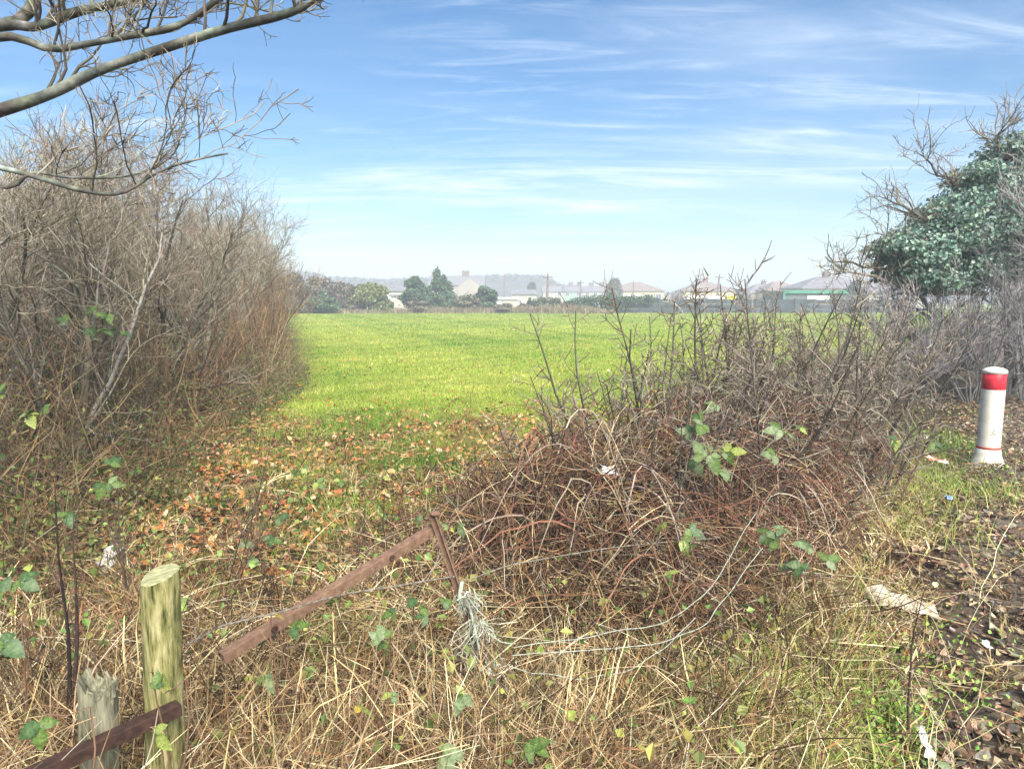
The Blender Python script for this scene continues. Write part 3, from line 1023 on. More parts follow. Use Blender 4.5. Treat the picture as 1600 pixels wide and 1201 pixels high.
    tag(g.obj('dry_grass', M_STRAW), 'tangled dead grass and straw covering the foreground', 'dead grass', kind='stuff')

    # brown bracken and bramble stalks standing in the litter
    g = Geo()
    n = 9500
    y = 1.5 + 7.0 * rng.random(n) ** 1.15
    x = rng.uniform(-1, .85, n) * (.78 * y + .6)
    k = (path_d(x, y) < -.3) & (rng.random(n) < np.clip(.55 + .7 * wave(x * 1.7, y * 1.7, 2), .12, 1)) & (rng.random(n) < np.where((y > 3.7) & (x > wood_x(y) + .3), .10, 1))
    x, y = x[k], y[k]
    n = len(x)
    P = straws(rng, x, y, rng.uniform(.15, .62, n), rng.uniform(.1, 1.1, n), 5)
    P[:, 1:] += rng.normal(0, .015, (n, 4, 3))
    v, f = tube(P, taper(.0016 + .0034 * rng.random(n) ** 2, np.full(n, .0012), 5), 4)
    c = pal(rng, n, [(0.085, 0.05, 0.028), (0.16, 0.09, 0.045), (0.04, 0.025, 0.016), (0.27, 0.175, 0.085)], [3, 2.6, 3, 1.8])
    g.add(v, f, rep(c, 20))
    p, d, tt, pr = spawn(rng, P, taper(np.full(n, .003), np.full(n, .0012), 5), 3, .35, 1, .4, 1.1, .2)
    n2 = len(p)
    P2 = grow(rng, p, d, rng.uniform(.04, .16, n2), 4, .15, 0)
    v, f = tube(P2, taper(np.full(n2, .0015), np.full(n2, .0008), 4), 3)
    g.add(v, f, rep(c, 12 * 3))
    tag(g.obj('bracken_stalks', M_TWIG), 'brown dead bracken and weed stalks standing in the litter', 'dead stalks', kind='stuff')

    # bramble bank
    g = Geo()
    n = 50000
    u = -.5 + 6.6 * rng.random(n) ** 1.1
    c0 = rng.normal(0.15, .75, n)
    A, d2 = np.array([-0.15, 3.35]), np.array([4.35, 4.25]) / math.hypot(4.35, 4.25)
    x, y = A[0] + d2[0] * u + d2[1] * c0, A[1] + d2[1] * u - d2[0] * c0
    hm = mound(x, y)
    k = hm > .05
    x, y, hm = x[k], y[k], hm[k]
    n = len(x)
    z = gh(x, y) + hm * rng.random(n) ** .75
    d = rdir(rng, n) * np.array([1, 1, .75])
    P = grow(rng, np.stack([x, y, z], -1), d, rng.uniform(.1, .42, n) * (1 - .45 * sstep(-1.4, -.6, path_d(x, y))), 5, .16, -.04)
    P[:, :, 2] = np.maximum(P[:, :, 2], gh(P[:, :, 0], P[:, :, 1]) + .01)
    v, f = tube(P, taper(.0013 + .0042 * rng.random(n) ** 2.2, np.full(n, .001), 5), 3)
    cc = pal(rng, n, [(0.12, 0.064, 0.034), (0.19, 0.11, 0.055), (0.05, 0.03, 0.02), (0.31, 0.21, 0.105), (0.25, 0.215, 0.155), (0.50, 0.41, 0.25), (0.024, 0.015, 0.011)], [2.6, 2.4, 3, 1.8, 1.4, 1.8, 2.6])
    g.add(v, f, rep(cc, 15))
    # arching canes
    n = 2100
    u = rng.uniform(-.6, 6.0, n)
    c0 = rng.normal(.15, .6, n)
    x, y = A[0] + d2[0] * u + d2[1] * c0, A[1] + d2[1] * u - d2[0] * c0
    a = rng.uniform(0, 2 * math.pi, n)
    s = np.linspace(0, 1, 12)[None, :]
    span, hh = rng.uniform(.3, 1.15, n)[:, None], (mound(x, y) * rng.uniform(.7, 1.25, n))[:, None]
    P = np.stack([x[:, None] + np.cos(a)[:, None] * span * (s - .3), y[:, None] + np.sin(a)[:, None] * span * (s - .3),
                  gh(x, y)[:, None] + hh * (1 - (2 * s ** .8 - 1.15) ** 2 * .75)], -1)
    P += np.cumsum(rng.normal(0, .008, P.shape), axis=1)
    v, f = tube(P, taper(.0024 + .0045 * rng.random(n) ** 1.6, np.full(n, .0015), 12), 5)
    g.add(v, f, rep(pal(rng, n, [(0.13, 0.055, 0.04), (0.19, 0.10, 0.065), (0.05, 0.03, 0.024), (0.32, 0.27, 0.21)], [2.6, 2.4, 2.6, 2]), 60))
    tag(g.obj('bramble_thicket', M_TWIG), 'dense red-brown bramble thicket banked up along the hedge line', 'brambles', kind='stuff')

    # fallen leaves
    g = Geo()

    def drop(n, x, y, L, cols, w, z=0.01, tilt=.55, jit=.25):
        c = np.stack([x, y, gh(x, y) + z + rng.uniform(0, .03, n)], -1)
        nn = norm(rdir(rng, n) * tilt + np.array([0, 0, 1]))
        tn = rdir(rng, n)
        tn = tn - nn * np.sum(tn * nn, -1, keepdims=True)
        v, f = curled(c, tn, nn, L, L * rng.uniform(.2, .42, n), rng.uniform(-.5, .7, n), rng.normal(.25, .6, n))
        g.add(v, f, rep(pal(rng, n, cols, w, jit), 8))
    RUSTY = [(0.36, 0.155, 0.055), (0.27, 0.105, 0.042), (0.40, 0.255, 0.125), (0.165, 0.08, 0.042), (0.46, 0.35, 0.21), (0.42, 0.20, 0.06)]
    n = 46000
    y = 3.0 + 7.6 * rng.random(n) ** .9
    x = wood_x(y) - 2.4 + rng.random(n) * 9
    k = (rng.random(n) < (1 - .93 * grass_w(x, y)) * np.clip(.55 + .6 * wave(x * 1.5, y * 1.5, 6), .15, 1)) & (path_d(x, y) < -.9)
    x, y = x[k], y[k]
    drop(len(x), x, y, (.02 + .068 * rng.random(len(x)) ** 1.5), RUSTY, [3.2, 3.0, 2.6, 2.8, 1.6, 1.3], z=.03, tilt=.75)
    n = 700
    y = 8.5 + 22 * rng.random(n) ** 1.6
    x = wood_x(y) + rng.random(n) ** 1.4 * 12
    drop(n, x, y, rng.uniform(.04, .10, n), RUSTY, None)
    PATHC = [(0.26, 0.185, 0.115), (0.165, 0.105, 0.066), (0.38, 0.30, 0.20), (0.09, 0.066, 0.048), (0.20, 0.11, 0.07), (0.29, 0.26, 0.215), (0.125, 0.11, 0.095)]
    n = 24000
    y = 1.9 + 9 * rng.random(n) ** 1.6
    x = 1.5 + (y - 2.3) * .66 - .75 + rng.random(n) ** .8 * 3.2
    k = path_d(x, y) + rng.normal(0, .25, n) > -.35
    x, y = x[k], y[k]
    drop(len(x), x, y, (.016 + .066 * rng.random(len(x)) ** 1.9), PATHC, [3.4, 3.2, 1.6, 2, 1.8, 1.2, 1.6], tilt=.40)
    n = 2600
    y = 1.2 + 2.6 * rng.random(n)
    x = rng.uniform(-.8, .6, n) * y
    drop(n, x, y, rng.uniform(.03, .075, n), RUSTY + [(0.12, 0.07, 0.05)], None, tilt=.9)
    tag(g.obj('fallen_leaves', M_DEAD), 'rust and tan fallen leaves lying over the ground', 'fallen leaves', kind='stuff')

    # green grass: mown field plus tufts among the litter
    g = Geo()
    GR = [(0.135, 0.23, 0.024), (0.205, 0.285, 0.036), (0.28, 0.33, 0.07), (0.09, 0.165, 0.02), (0.38, 0.36, 0.16)]

    def blades(x, y, h, w, cols=GR, ww=(3, 3.4, 2.2, 1.6, .8), lean=.75):
        n = len(x)
        a = rng.uniform(0, 2 * math.pi, n)
        s = np.array([0, .55, 1.])[None, :]
        ln = rng.uniform(.2, 1.0, n) * lean
        P = np.stack([x[:, None] + np.cos(a)[:, None] * (h * ln)[:, None] * s ** 1.6, y[:, None] + np.sin(a)[:, None] * (h * ln)[:, None] * s ** 1.6,
                      gh(x, y)[:, None] + h[:, None] * s * (1 - .25 * ln[:, None] * s)], -1)
        b = rng.uniform(-.9, .9, n)
        side = np.stack([np.cos(b), np.sin(b), np.zeros(n)], -1)
        v, f = ribbon(P, w[:, None] * np.array([1, .8, .12]), side)
        tone = (wave(x * .9, y * .55, 3) + wave(x * .33, y * .2, 7) + .8 * wave(x * 3.1, y * 1.7, 1))[:, None]
        c = pal(rng, n, cols, ww) * (1.06 + .34 * tone * np.array([1.5, .8, 1.6]))
        g.add(v, f, rep(np.clip(c, .004, .9), 6))
    for n, ya, yb, wd, h0, h1, w0 in [(80000, 8.0, 14.5, 12, .02, .055, .0034), (80000, 14.5, 30, 34, .025, .06, .008), (65000, 30, 66, 70, .03, .065, .02)]:
        y = rng.uniform(ya, yb, n)
        x = wood_x(y) - .6 + rng.random(n) * wd
        k = (rng.random(n) < grass_w(x, y)) & (x < .78 * y)
        x, y = x[k], y[k]
        tuft = 1 + .35 * wave(x * 2.2, y * 1.6, 9)
        blades(x, y, rng.uniform(h0, h1, len(x)) * tuft, np.full(len(x), w0) * rng.uniform(.7, 1.3, len(x)))
    m = 400
    cy = 3.0 + 6.6 * rng.random(m)
    cx = wood_x(cy) - .4 + rng.random(m) * (5.4 - .25 * cy)
    k = (path_d(cx, cy) < -2.0)
    cx, cy = cx[k], cy[k]
    q = 55
    r = rng.uniform(.05, .17, len(cx))
    x = np.repeat(cx, q) + rng.normal(0, 1, len(cx) * q) * np.repeat(r, q)
    y = np.repeat(cy, q) + rng.normal(0, 1, len(cx) * q) * np.repeat(r, q)
    blades(x, y, rng.uniform(.04, .13, len(x)), rng.uniform(.0015, .0028, len(x)))
    # longer tufts at the foot of the frame
    m = [(.62, 1.72, .13, 520), (.80, 1.85, .12, 380), (.45, 1.6, .12, 320), (1.05, 2.2, .15, 320), (1.3, 2.6, .16, 260), (-.75, 2.9, .15, 200), (.95, 1.65, .1, 260), (.9, 2.75, .2, 300),
         (*on_ground(1130, 1140)[:2], .12, 480), (*on_ground(1080, 1175)[:2], .1, 360), (*on_ground(1190, 1120)[:2], .12, 360), (*on_ground(1050, 1120)[:2], .1, 220), (*on_ground(1230, 1185)[:2], .12, 300), (*on_ground(1320, 940)[:2], .2, 260), (*on_ground(1250, 1010)[:2], .2, 300),
         (3.95, 5.4, .16, 160), (3.6, 6.2, .3, 260), (3.2, 5.6, .2, 160), (4.6, 7.3, .3, 200), (3.0, 5.2, .25, 260), (3.5, 5.7, .25, 260), (3.9, 6.7, .3, 300), (4.3, 7.6, .35, 300), (2.6, 4.5, .25, 220)]
    for mx, my, rr, q in m:
        blades(mx + rng.normal(0, rr, q), my + rng.normal(0, rr, q), rng.uniform(.10, .28, q), rng.uniform(.0012, .0025, q),
               [(0.22, 0.30, 0.05), (0.36, 0.40, 0.11), (0.13, 0.22, 0.03), (0.45, 0.42, 0.18)], (3, 2.4, 2, 1.5), 1.0)
    tag(g.obj('grass', M_GRASS), 'bright green field grass with tufts among the litter', 'grass', kind='stuff')

    # small green leaves: undergrowth on the left, weeds by the path
    g = Geo()

    def greens(n, x, y, z, L, cols, w=None):
        c = np.stack([x, y, gh(x, y) + z], -1)
        nn = norm(rdir(rng, n) * .9 + np.array([0, -.2, 1]))
        v, f = leaves(c, rdir(rng, n), nn, L, L * rng.uniform(.3, .5, n), .2)
        g.add(v, f, rep(pal(rng, n, cols, w, .25), 5))
    UG = [(0.05, 0.08, 0.018), (0.10, 0.14, 0.032), (0.13, 0.085, 0.035), (0.19, 0.17, 0.06), (0.06, 0.04, 0.022)]
    n = 26000
    y = 3.2 + 12 * rng.random(n) ** 1.3
    x = wood_x(y) + .5 - np.abs(rng.normal(0, 1.7, n))
    k = wave(x * 2.3, y * 1.9, 3) > -.15 - .5 * rng.random(n)
    x, y = x[k], y[k]
    n = len(x)
    greens(n, x, y, rng.random(n) ** 1.4 * np.clip((wood_x(y) + .8 - x) * .7, .08, 1.25), rng.uniform(.015, .05, n), UG, [3.4, 3.6, 2, 1.8, 1.4])
    for wx, wy, rr, n in [(1375, 1110, .10, 420), (1400, 1160, .09, 320), (1340, 1185, .10, 260), (1450, 1060, .12, 150), (1500, 1110, .14, 150), (1345, 1010, .12, 260), (1290, 1160, .1, 150), (1540, 1030, .2, 140), (1560, 745, .3, 200), (1430, 760, .35, 420), (1470, 700, .4, 420), (1380, 800, .3, 320), (1490, 650, .5, 420)]:
        cx, cy = on_ground(wx, wy)[:2]
        x, y = cx + rng.normal(0, rr, n), cy + rng.normal(0, rr, n)
        greens(n, x, y, rng.uniform(.01, .09, n), rng.uniform(.012, .026, n), [(0.20, 0.34, 0.05), (0.12, 0.24, 0.05), (0.30, 0.42, 0.09)])
    n = 2300
    y = 1.4 + 3.8 * rng.random(n)
    x = rng.uniform(-.85, .4, n) * y
    greens(n, x, y, rng.uniform(.05, .4, n), rng.uniform(.02, .05, n), [(0.09, 0.15, 0.035), (0.16, 0.22, 0.06), (0.26, 0.27, 0.07)])
    tag(g.obj('undergrowth_leaves', M_LEAF), 'small green leaves of undergrowth and weeds', 'undergrowth', kind='stuff')

    # loose sticks on the floor of the wood
    g = Geo()
    n = 5200
    y = 3.6 + 14 * rng.random(n) ** 1.3
    x = wood_x(y) + .3 - np.abs(rng.normal(0, 1.9, n))
    z = gh(x, y) + .02 + rng.random(n) ** 1.5 * np.clip((wood_x(y) + .5 - x) * .8, .06, 1.3)
    P = grow(rng, np.stack([x, y, z], -1), rdir(rng, n) + np.array([0, 0, .35]), rng.uniform(.15, .8, n), 5, .12, 0)
    P[:, :, 2] = np.maximum(P[:, :, 2], gh(P[:, :, 0], P[:, :, 1]) + .01)
    v, f = tube(P, taper(rng.uniform(.002, .0055, n), np.full(n, .0014), 5), 3)
    g.add(v, f, rep(pal(rng, n, BRWN + REDB + [(0.26, 0.19, 0.10)]), 15))
    tag(g.obj('dead_brushwood', M_TWIG), 'dead brown sticks and stems tangled on the floor of the wood', 'brushwood', kind='stuff')


build_stuff()


# ------------------------------------------------------------------ foreground things
def box(c, s, rot=None):
    c, s = np.asarray(c, float), np.asarray(s, float) / 2
    v = np.array([[i, j, k] for i in (-1, 1) for j in (-1, 1) for k in (-1, 1)], float) * s
    if rot is not None:
        v = v @ np.asarray(rot).T
    f = np.array([[0, 1, 3, 2], [4, 6, 7, 5], [0, 4, 5, 1], [2, 3, 7, 6], [0, 2, 6, 4], [1, 5, 7, 3]])
    return v + c, f


def frame(d, up=(0, 0, 1)):
    d = np.array(d, float) / np.linalg.norm(d)
    s = np.cross(up, d)
    s /= np.linalg.norm(s)
    return np.stack([d, s, np.cross(d, s)], 1)


def boxes(name, mat, parent, items, bevel=0.0):
    g = Geo()
    for it in items:
        v, f = box(*it)
        g.add(v, f)
    o = g.obj(name, mat, parent)
    if bevel:
        b = o.modifiers.new('bevel', 'BEVEL')
        b.width = bevel
        b.segments = 2
    return o


def lathe(prof, S=40, wob=None):
    prof = np.array(prof, float)
    a = np.arange(S) * 2 * math.pi / S
    r = prof[:, 0][:, None] * (np.ones((1, S)) if wob is None else wob(a)[None, :])
    v = np.stack([r * np.cos(a), r * np.sin(a), np.broadcast_to(prof[:, 1][:, None], r.shape)], -1).reshape(-1, 3)
    i = np.arange(len(prof) - 1)[:, None] * S
    s = np.arange(S)[None, :]
    f = np.stack([i + s, i + (s + 1) % S, i + S + (s + 1) % S, i + S + s], -1).reshape(-1, 4)
    return v, f


def angle_iron(name, mat, parent, a, b, w, th, up=(0, 0, 1)):
    a, b = np.array(a), np.array(b)
    R = frame(b - a, up)
    L = np.linalg.norm(b - a)
    c = (a + b) / 2
    return boxes(name, mat, parent, [(c, (L, th, w), R), (c + R[:, 1] * (w / 2 + th * .5) + R[:, 2] * (w / 2 - th / 2), (L, w, th), R)], .0015)


def build_fence():
    rng = np.random.default_rng(131)
    # round post with its top cut at a slant
    p = at(231, 898, 1.7)
    t = thing('fence_post', 'round mossy yellow-green timber post with slanted cut top', 'post', (p[0], p[1], float(gh(p[0], p[1]))))
    zt = p[2] - t.location[2]
    S, K = 40, 26
    a = np.arange(S) * 2 * math.pi / S
    zz = np.linspace(-.15, 1, K)
    r = .045 * (1 + .035 * np.sin(3 * a + 1) + .02 * np.sin(7 * a))[None, :] * (1 + .012 * rng.normal(size=(K, 1))) * (1 + .012 * rng.normal(size=(1, S)))
    X, Yv = r * np.cos(a), r * np.sin(a)
    Z = zz[:, None] * zt + np.clip((zz[:, None] - .75) / .25, 0, 1) * (X * .22 + Yv * .20)
    lean = zz[:, None] * .03
    i = np.arange(K - 1)[:, None] * S
    s = np.arange(S)[None, :]
    f = np.stack([i + s, i + (s + 1) % S, i + S + (s + 1) % S, i + S + s], -1).reshape(-1, 4)
    g = Geo()
    g.add(np.stack([X + lean, Yv, Z], -1).reshape(-1, 3), f)
    g.obj('shaft', M_POST, t, True)
    ringx, ringy, ringz = X[-1] + .03, Yv[-1], Z[-1]
    g = Geo()
    V = [np.stack([ringx, ringy, ringz], -1)]
    for q in (.96, .6, .25):
        V.append(np.stack([(ringx - .03) * q + .03, ringy * q, (ringz - zt) * q + zt + .004 - .002 * (q < .5)], -1))
    V = np.concatenate(V + [np.array([[.03, 0, zt + .002]])])
    i = np.arange(3)[:, None] * S
    f = np.stack([i + s, i + (s + 1) % S, i + S + (s + 1) % S, i + S + s], -1).reshape(-1, 4)
    g.add(V, f)
    f3 = np.stack([3 * S + np.arange(S), 3 * S + (np.arange(S) + 1) % S, np.full(S, 4 * S)], -1)
    g.f3.append(f3)
    g.obj('cut_top', M_CUT, t)

    # old rotten stump beside it
    p = at(130, 1070, 1.62)
    t = thing('rotten_post', 'short bleached rotten post with splintered top left of the round post', 'post', (p[0], p[1], float(gh(p[0], p[1]))))
    zt = p[2] - t.location[2]
    a = np.arange(28) * 2 * math.pi / 28
    K = 18
    zz = np.linspace(-.1, 1, K)
    r = .042 * (1 + .07 * np.sin(5 * a) + .05 * rng.normal(size=28))[None, :] * (1 + .02 * rng.normal(size=(K, 1)))
    Z = zz[:, None] * zt + (np.clip((zz[:, None] - .8) / .2, 0, 1)) * (rng.normal(0, .014, 28)[None, :] - .02 * np.cos(a))
    X = r * np.cos(a) + zz[:, None] * .035
    i = np.arange(K - 1)[:, None] * 28
    s = np.arange(28)[None, :]
    f = np.stack([i + s, i + (s + 1) % 28, i + 28 + (s + 1) % 28, i + 28 + s], -1).reshape(-1, 4)
    V = np.stack([X, r * np.sin(a), Z], -1)
    g = Geo()
    g.add(V.reshape(-1, 3), f)
    top = V[-1]
    c = top.mean(0) - np.array([0, 0, .02])
    inner = np.concatenate([top, (top - c) * .6 + c - np.array([0, 0, .012]), c[None]])
    f = np.stack([s[0], (s[0] + 1) % 28, 28 + (s[0] + 1) % 28, 28 + s[0]], -1)
    g.add(inner, f)
    g.f3.append(np.stack([28 + s[0], 28 + (s[0] + 1) % 28, np.full(28, 56)], -1) + g.n - len(inner))
    g.obj('shaft', M_OLD, t, True)
    g = Geo()
    for k in range(9):
        an = k * .7
        q = np.array([.036 * math.cos(an) + .035, .036 * math.sin(an), zt - .03])
        v, f = tube(np.array([[q, q + [.002, 0, .03], q + [rng.normal(0, .006), rng.normal(0, .006), .034 + rng.random() * .02]]]), np.array([[.007, .0045, .0012]]), 4)
        g.add(v, f)
    g.obj('splinters', M_OLD, t)

    # rusty angle-iron rail with its leaning upright
    A, B = at(350, 1030, 1.95), at(682, 828, 2.55)
    t = thing('rusty_railing', 'broken rusty angle-iron rail sloping up to a short leaning upright', 'railing', (B[0], B[1], float(gh(B[0], B[1]))))
    o = np.array(t.location)
    d = (B - A) / np.linalg.norm(B - A)
    angle_iron('rail', M_RUST, t, A - o, B - o, .032, .005)
    U0, U1 = at(680, 802, 2.52), at(722, 925, 2.50)
    du = (U1 - U0) / np.linalg.norm(U1 - U0)
    Ug = U1 + du * ((U1[2] - o[2] + .1) / -du[2])
    angle_iron('upright', M_RUST, t, U0 - o, Ug - o, .025, .005, (0, 1, 0))
    g = Geo()
    v, f = lathe([(0.0005, .008), (.015, .007), (.019, .003), (.019, -.003), (.013, -.008), (.0005, -.008)], 18)
    g.add(v + (U0 - o), f)
    g.obj('cap', M_RUST, t, True)
    g = Geo()
    for k in (.2, .75):
        q = A + (B - A) * k - o
        v, f = lathe([(.0005, .012), (.009, .012), (.009, -.012), (.0005, -.012)], 6)
        g = Geo()
        g.add(v[:, [0, 2, 1]] + q + np.array([0, -.004, 0]), f)
        g.obj('bolt', M_RUSTD, t)
    # dark rail low on the left
    A, B = at(40, 1222, 1.40), at(284, 1108, 1.64)
    t = thing('fallen_rail', 'dark rusted rail lying low behind the green leaf, bottom left', 'rail', ((A + B) / 2)[:2].tolist() + [float(gh(*((A + B) / 2)[:2]))])
    o = np.array(t.location)
    angle_iron('flange', M_RUSTD, t, A - o, B - o, .03, .005)

    # wires
    def wire(name, label, px, r=.0016, strands=2, barbs=0, mat=M_WIRE, jit=.0012, cat='wire'):
        q = np.array([at(*k) for k in px])
        n = 90
        u = np.linspace(0, len(q) - 1, n)
        P = np.stack([np.interp(u, range(len(q)), q[:, j]) for j in range(3)], -1)
        ker = np.ones(9) / 9
        for j in range(3):
            pad = np.pad(P[:, j], 4, 'edge')
            P[:, j] = np.convolve(pad, ker, 'valid')
        jt = np.cumsum(rng.normal(0, jit, P.shape), 0)
        P += np.stack([np.convolve(np.pad(jt[:, j], 5, 'edge'), np.ones(11) / 11, 'valid') for j in range(3)], -1)
        w = thing(name, label, cat, P[0])
        T = np.arange(n) * .9
        for k in range(strands):
            off = np.stack([np.cos(T + k * math.pi), np.zeros(n), np.sin(T + k * math.pi)], -1) * r * (1 if strands > 1 else 0)
            g = Geo()
            v, f = tube((P + off - P[0])[None], np.full((1, n), r), 5)
            g.add(v, f)
            g.obj('strand', mat, w, True)
        for k in range(barbs):
            c = P[int((k + .6) / barbs * (n - 2))] - P[0]
            g = Geo()
            pp = np.array([[c + rng.normal(0, .012, 3), c, c + rng.normal(0, .012, 3)] for _ in range(2)])
            v, f = tube(pp, np.full((2, 3), r * .9), 4)
            g.add(v, f)
            g.obj('barb', mat, w)
        return w
    wire('fence_wire', 'barbed wire strand running from the round post under the rusty rail', [(285, 1010, 1.66), (345, 980, 1.85), (420, 965, 1.95), (560, 925, 2.25), (715, 903, 2.5)], .0019, 2, 7)
    wire('fence_wire', 'wire running right from the rusty upright into the brambles', [(722, 908, 2.48), (800, 880, 2.6), (880, 865, 2.8), (1010, 845, 3.1), (1130, 838, 3.4)], .0016, 2, 4)
    # twine and frayed rope
    rope = mat_noise('pale_twine', (0.17, 0.19, 0.15), (0.42, 0.44, 0.37), 60, 0.9, 0.1)
    for lab, px in [('upper pale twine trailing right across the brambles to the thorn sapling', [(800, 1012, 2.25), (900, 1000, 2.35), (1000, 990, 2.45), (1060, 965, 2.6), (1120, 915, 2.8), (1165, 845, 3.1), (1190, 810, 3.3)]),
                    ('middle pale twine trailing right beside the two others', [(795, 1028, 2.25), (900, 1022, 2.3), (1000, 1008, 2.4), (1075, 978, 2.55), (1130, 925, 2.75), (1172, 850, 3.1)]),
                    ('lowest pale twine sagging right of the frayed rope', [(790, 1040, 2.2), (880, 1062, 2.2), (980, 1058, 2.3), (1060, 1012, 2.45), (1110, 970, 2.6)])]:
        wire('twine', lab, px, .0019, 1, 0, rope, cat='twine', jit=.004)
    c = at(728, 925, 2.47)
    t = thing('frayed_rope', 'bundle of frayed pale rope hanging from the rusty upright', 'rope', c)
    g = Geo()
    for cx, cy, n, ln in [(728, 930, 70, .10), (745, 975, 90, .14), (765, 1040, 70, .15), (790, 1060, 50, .12), (730, 1010, 40, .14)]:
        s = np.array([at(cx, cy, 2.45) - c]) + rng.normal(0, .018, (n, 3)) * np.array([1, .7, 1.2])
        P = grow(rng, s, rng.normal(0, .5, (n, 3)) + np.array([.25, -.1, -.9]), rng.uniform(.4, 1.2, n) * ln, 7, .30, -.1)
        v, f = ribbon(P, rng.uniform(.0012, .0035, n)[:, None] * np.linspace(1, .5, 7)[None], rdir(rng, n))
        g.add(v, f, rep(pal(rng, n, [(0.33, 0.35, 0.29), (0.44, 0.45, 0.39), (0.20, 0.21, 0.16)]), 14))
    g.obj('fibres', M_ROPE, t)
    P = np.array([at(722, 908, 2.47), at(718, 930, 2.45), at(735, 950, 2.45), at(742, 985, 2.43), at(752, 1030, 2.42)]) - c
    g = Geo()
    v, f = tube(P[None], np.array([[.008, .010, .007, .005, .003]]), 8)
    g.add(v, f, np.array([.34, .35, .28]))
    g.obj('knot', M_ROPE, t, True)


build_fence()


def build_bollard():
    p = at(1543, 712, 6.55)
    x, y = p[0], 6.55
    z = float(gh(x, y))
    t = thing('bollard', 'white bollard with red band standing at the edge of the path', 'bollard', (x, y, z))
    R = .097
    H = float(at(1553, 577, 6.55)[2] - z)
    hb = H * .80

    def part(name, prof, mat, par=t):
        g = Geo()
        v, f = lathe(prof, 48)
        g.add(v, f)
        return g.obj(name, mat, par, True)
    part('base', [(R * 1.6, -.06), (R * 1.45, .01), (R * 1.25, .06), (R * 1.12, .10), (R * 1.06, .15), (R * 1.02, .155)], M_WHITE)
    part('ring', [(R * .99, .150), (R * 1.05, .152), (R * 1.05, .172), (R * .99, .174)], mat_noise('dull_red', (0.25, 0.03, 0.025), (0.4, 0.07, 0.05), 12, .6, 0))
    part('shaft', [(R, .12), (R, hb)], M_WHITE)
    part('red_band', [(R * .99, hb - .005), (R * 1.012, hb - .003), (R * 1.012, H - .035), (R * .99, H - .033)], M_RED)
    part('cap', [(R * .98, H - .036), (R * 1.06, H - .034), (R * 1.07, H - .012), (R * 1.02, H - .002), (R * .7, H + .014), (R * .3, H + .022), (.0005, H + .024)], M_WHITE)
    ink = mat_noise('black_scuff', (0.05, 0.05, 0.05), (0.12, 0.12, 0.12), 30, .8, 0)
    g = Geo()
    rng = np.random.default_rng(7)
    for (u, w, pts) in [(-.35, .42, [(0, 0), (.012, .016), (.024, .004), (.036, .018), (.046, .0), (.06, .012)]), (-.1, .50, [(0, 0), (.004, -.02), (.012, -.03)])]:
        q = []
        for (a, b) in pts:
            an = -math.pi / 2 + .05 + u * .4 + a / R
            q.append((R * 1.004 * math.cos(an), R * 1.004 * math.sin(an), w * H + b))
        v, f = tube(np.array([q]), np.full((1, len(q)), .0016), 4)
        g.add(v, f)
    for k in range(7):
        an = -math.pi / 2 - .25 + rng.normal(0, .12)
        c = np.array([R * 1.003 * math.cos(an), R * 1.003 * math.sin(an), .36 * H + rng.normal(0, .02)])
        v, f = box(c, (.006, .003, .004 + .008 * rng.random()))
        g.add(v, f)
    g.obj('scrawl', ink, t)


build_bollard()


def crumple(rng, w, h, n=7, amp=.012):
    u, v = np.meshgrid(np.linspace(-.5, .5, n), np.linspace(-.5, .5, n))
    edge = 1 + .18 * rng.normal(size=(n, n))
    V = np.stack([u * w * edge, v * h * edge, rng.normal(0, amp, (n, n))], -1).reshape(-1, 3)
    i = (np.arange(n - 1)[:, None] * n + np.arange(n - 1)[None, :]).ravel()
    return V, np.stack([i, i + 1, i + n + 1, i + n], -1)


def build_litter():
    rng = np.random.default_rng(151)
    for name, lab, cat, px, w, h, rot, mat, amp in [
        ('paper_scrap', 'torn white paper scrap caught in the grass left of the round post', 'litter', (170, 872, None), .11, .19, (1.0, .3, -.6), M_PAPER, .012),
        ('plastic_sheet', 'cream plastic piece lying in the dead grass beside the path', 'litter', (1415, 940, None), .30, .12, (.35, .15, -.35), M_CREAMP, .014),
        ('white_wrapper', 'narrow white wrapper standing in the weeds, bottom right', 'litter', (1446, 1160, None), .03, .10, (1.0, .1, .55), M_PAPER, .006),
        ('paper_flake', 'tiny white paper flake on the leaf litter of the path', 'litter', (1541, 1005, None), .04, .05, (.4, .2, .3), M_PAPER, .006),
        ('blue_wrapper', 'small blue wrapper on the path edge below the bollard', 'litter', (1482, 777, None), .06, .045, (.5, .2, .3), M_BLUE, .008),
        ('red_wrapper', 'crumpled red and white wrapper in the grass left of the bollard', 'litter', (1463, 718, None), .15, .07, (.5, .2, -.4), M_REDP, .012),
        ('white_rag', 'pale rag lying on the brambles between the hedge and the bollard', 'litter', (1440, 682, 0), .17, .06, (.3, .1, -.3), M_PAPER, .014),
        ('pale_scrap', 'pale scrap caught on the thorn twigs above the brambles', 'litter', (1377, 655, 0), .12, .05, (.4, .1, -.25), M_PAPER, .010),
        ('paper_shred', 'white shred caught among the thorn stems left of the bramble leaves', 'litter', (951, 735, 0), .085, .055, (.9, .1, .1), M_PAPER, .010)]:
        g = Geo()
        v, f = crumple(rng, w, h, 7, amp)
        g.add(v, f)
        o = g.obj(name, mat, None, True)
        m = o.modifiers.new('thickness', 'SOLIDIFY')
        m.thickness = .0015
        q = on_ground(px[0], px[1], .10) if px[2] is None else at(*px)
        if px[2] == 0:
            q = min((at(px[0], px[1], Yt) for Yt in np.arange(2.5, 9, .02)), key=lambda k: abs(k[2] - float(gh(k[0], k[1])) - float(mound(k[0], k[1])) * .85 - .05))
        o.location = q
        o.rotation_euler = rot
        tag(o, lab, cat, 'scraps of litter')


build_litter()


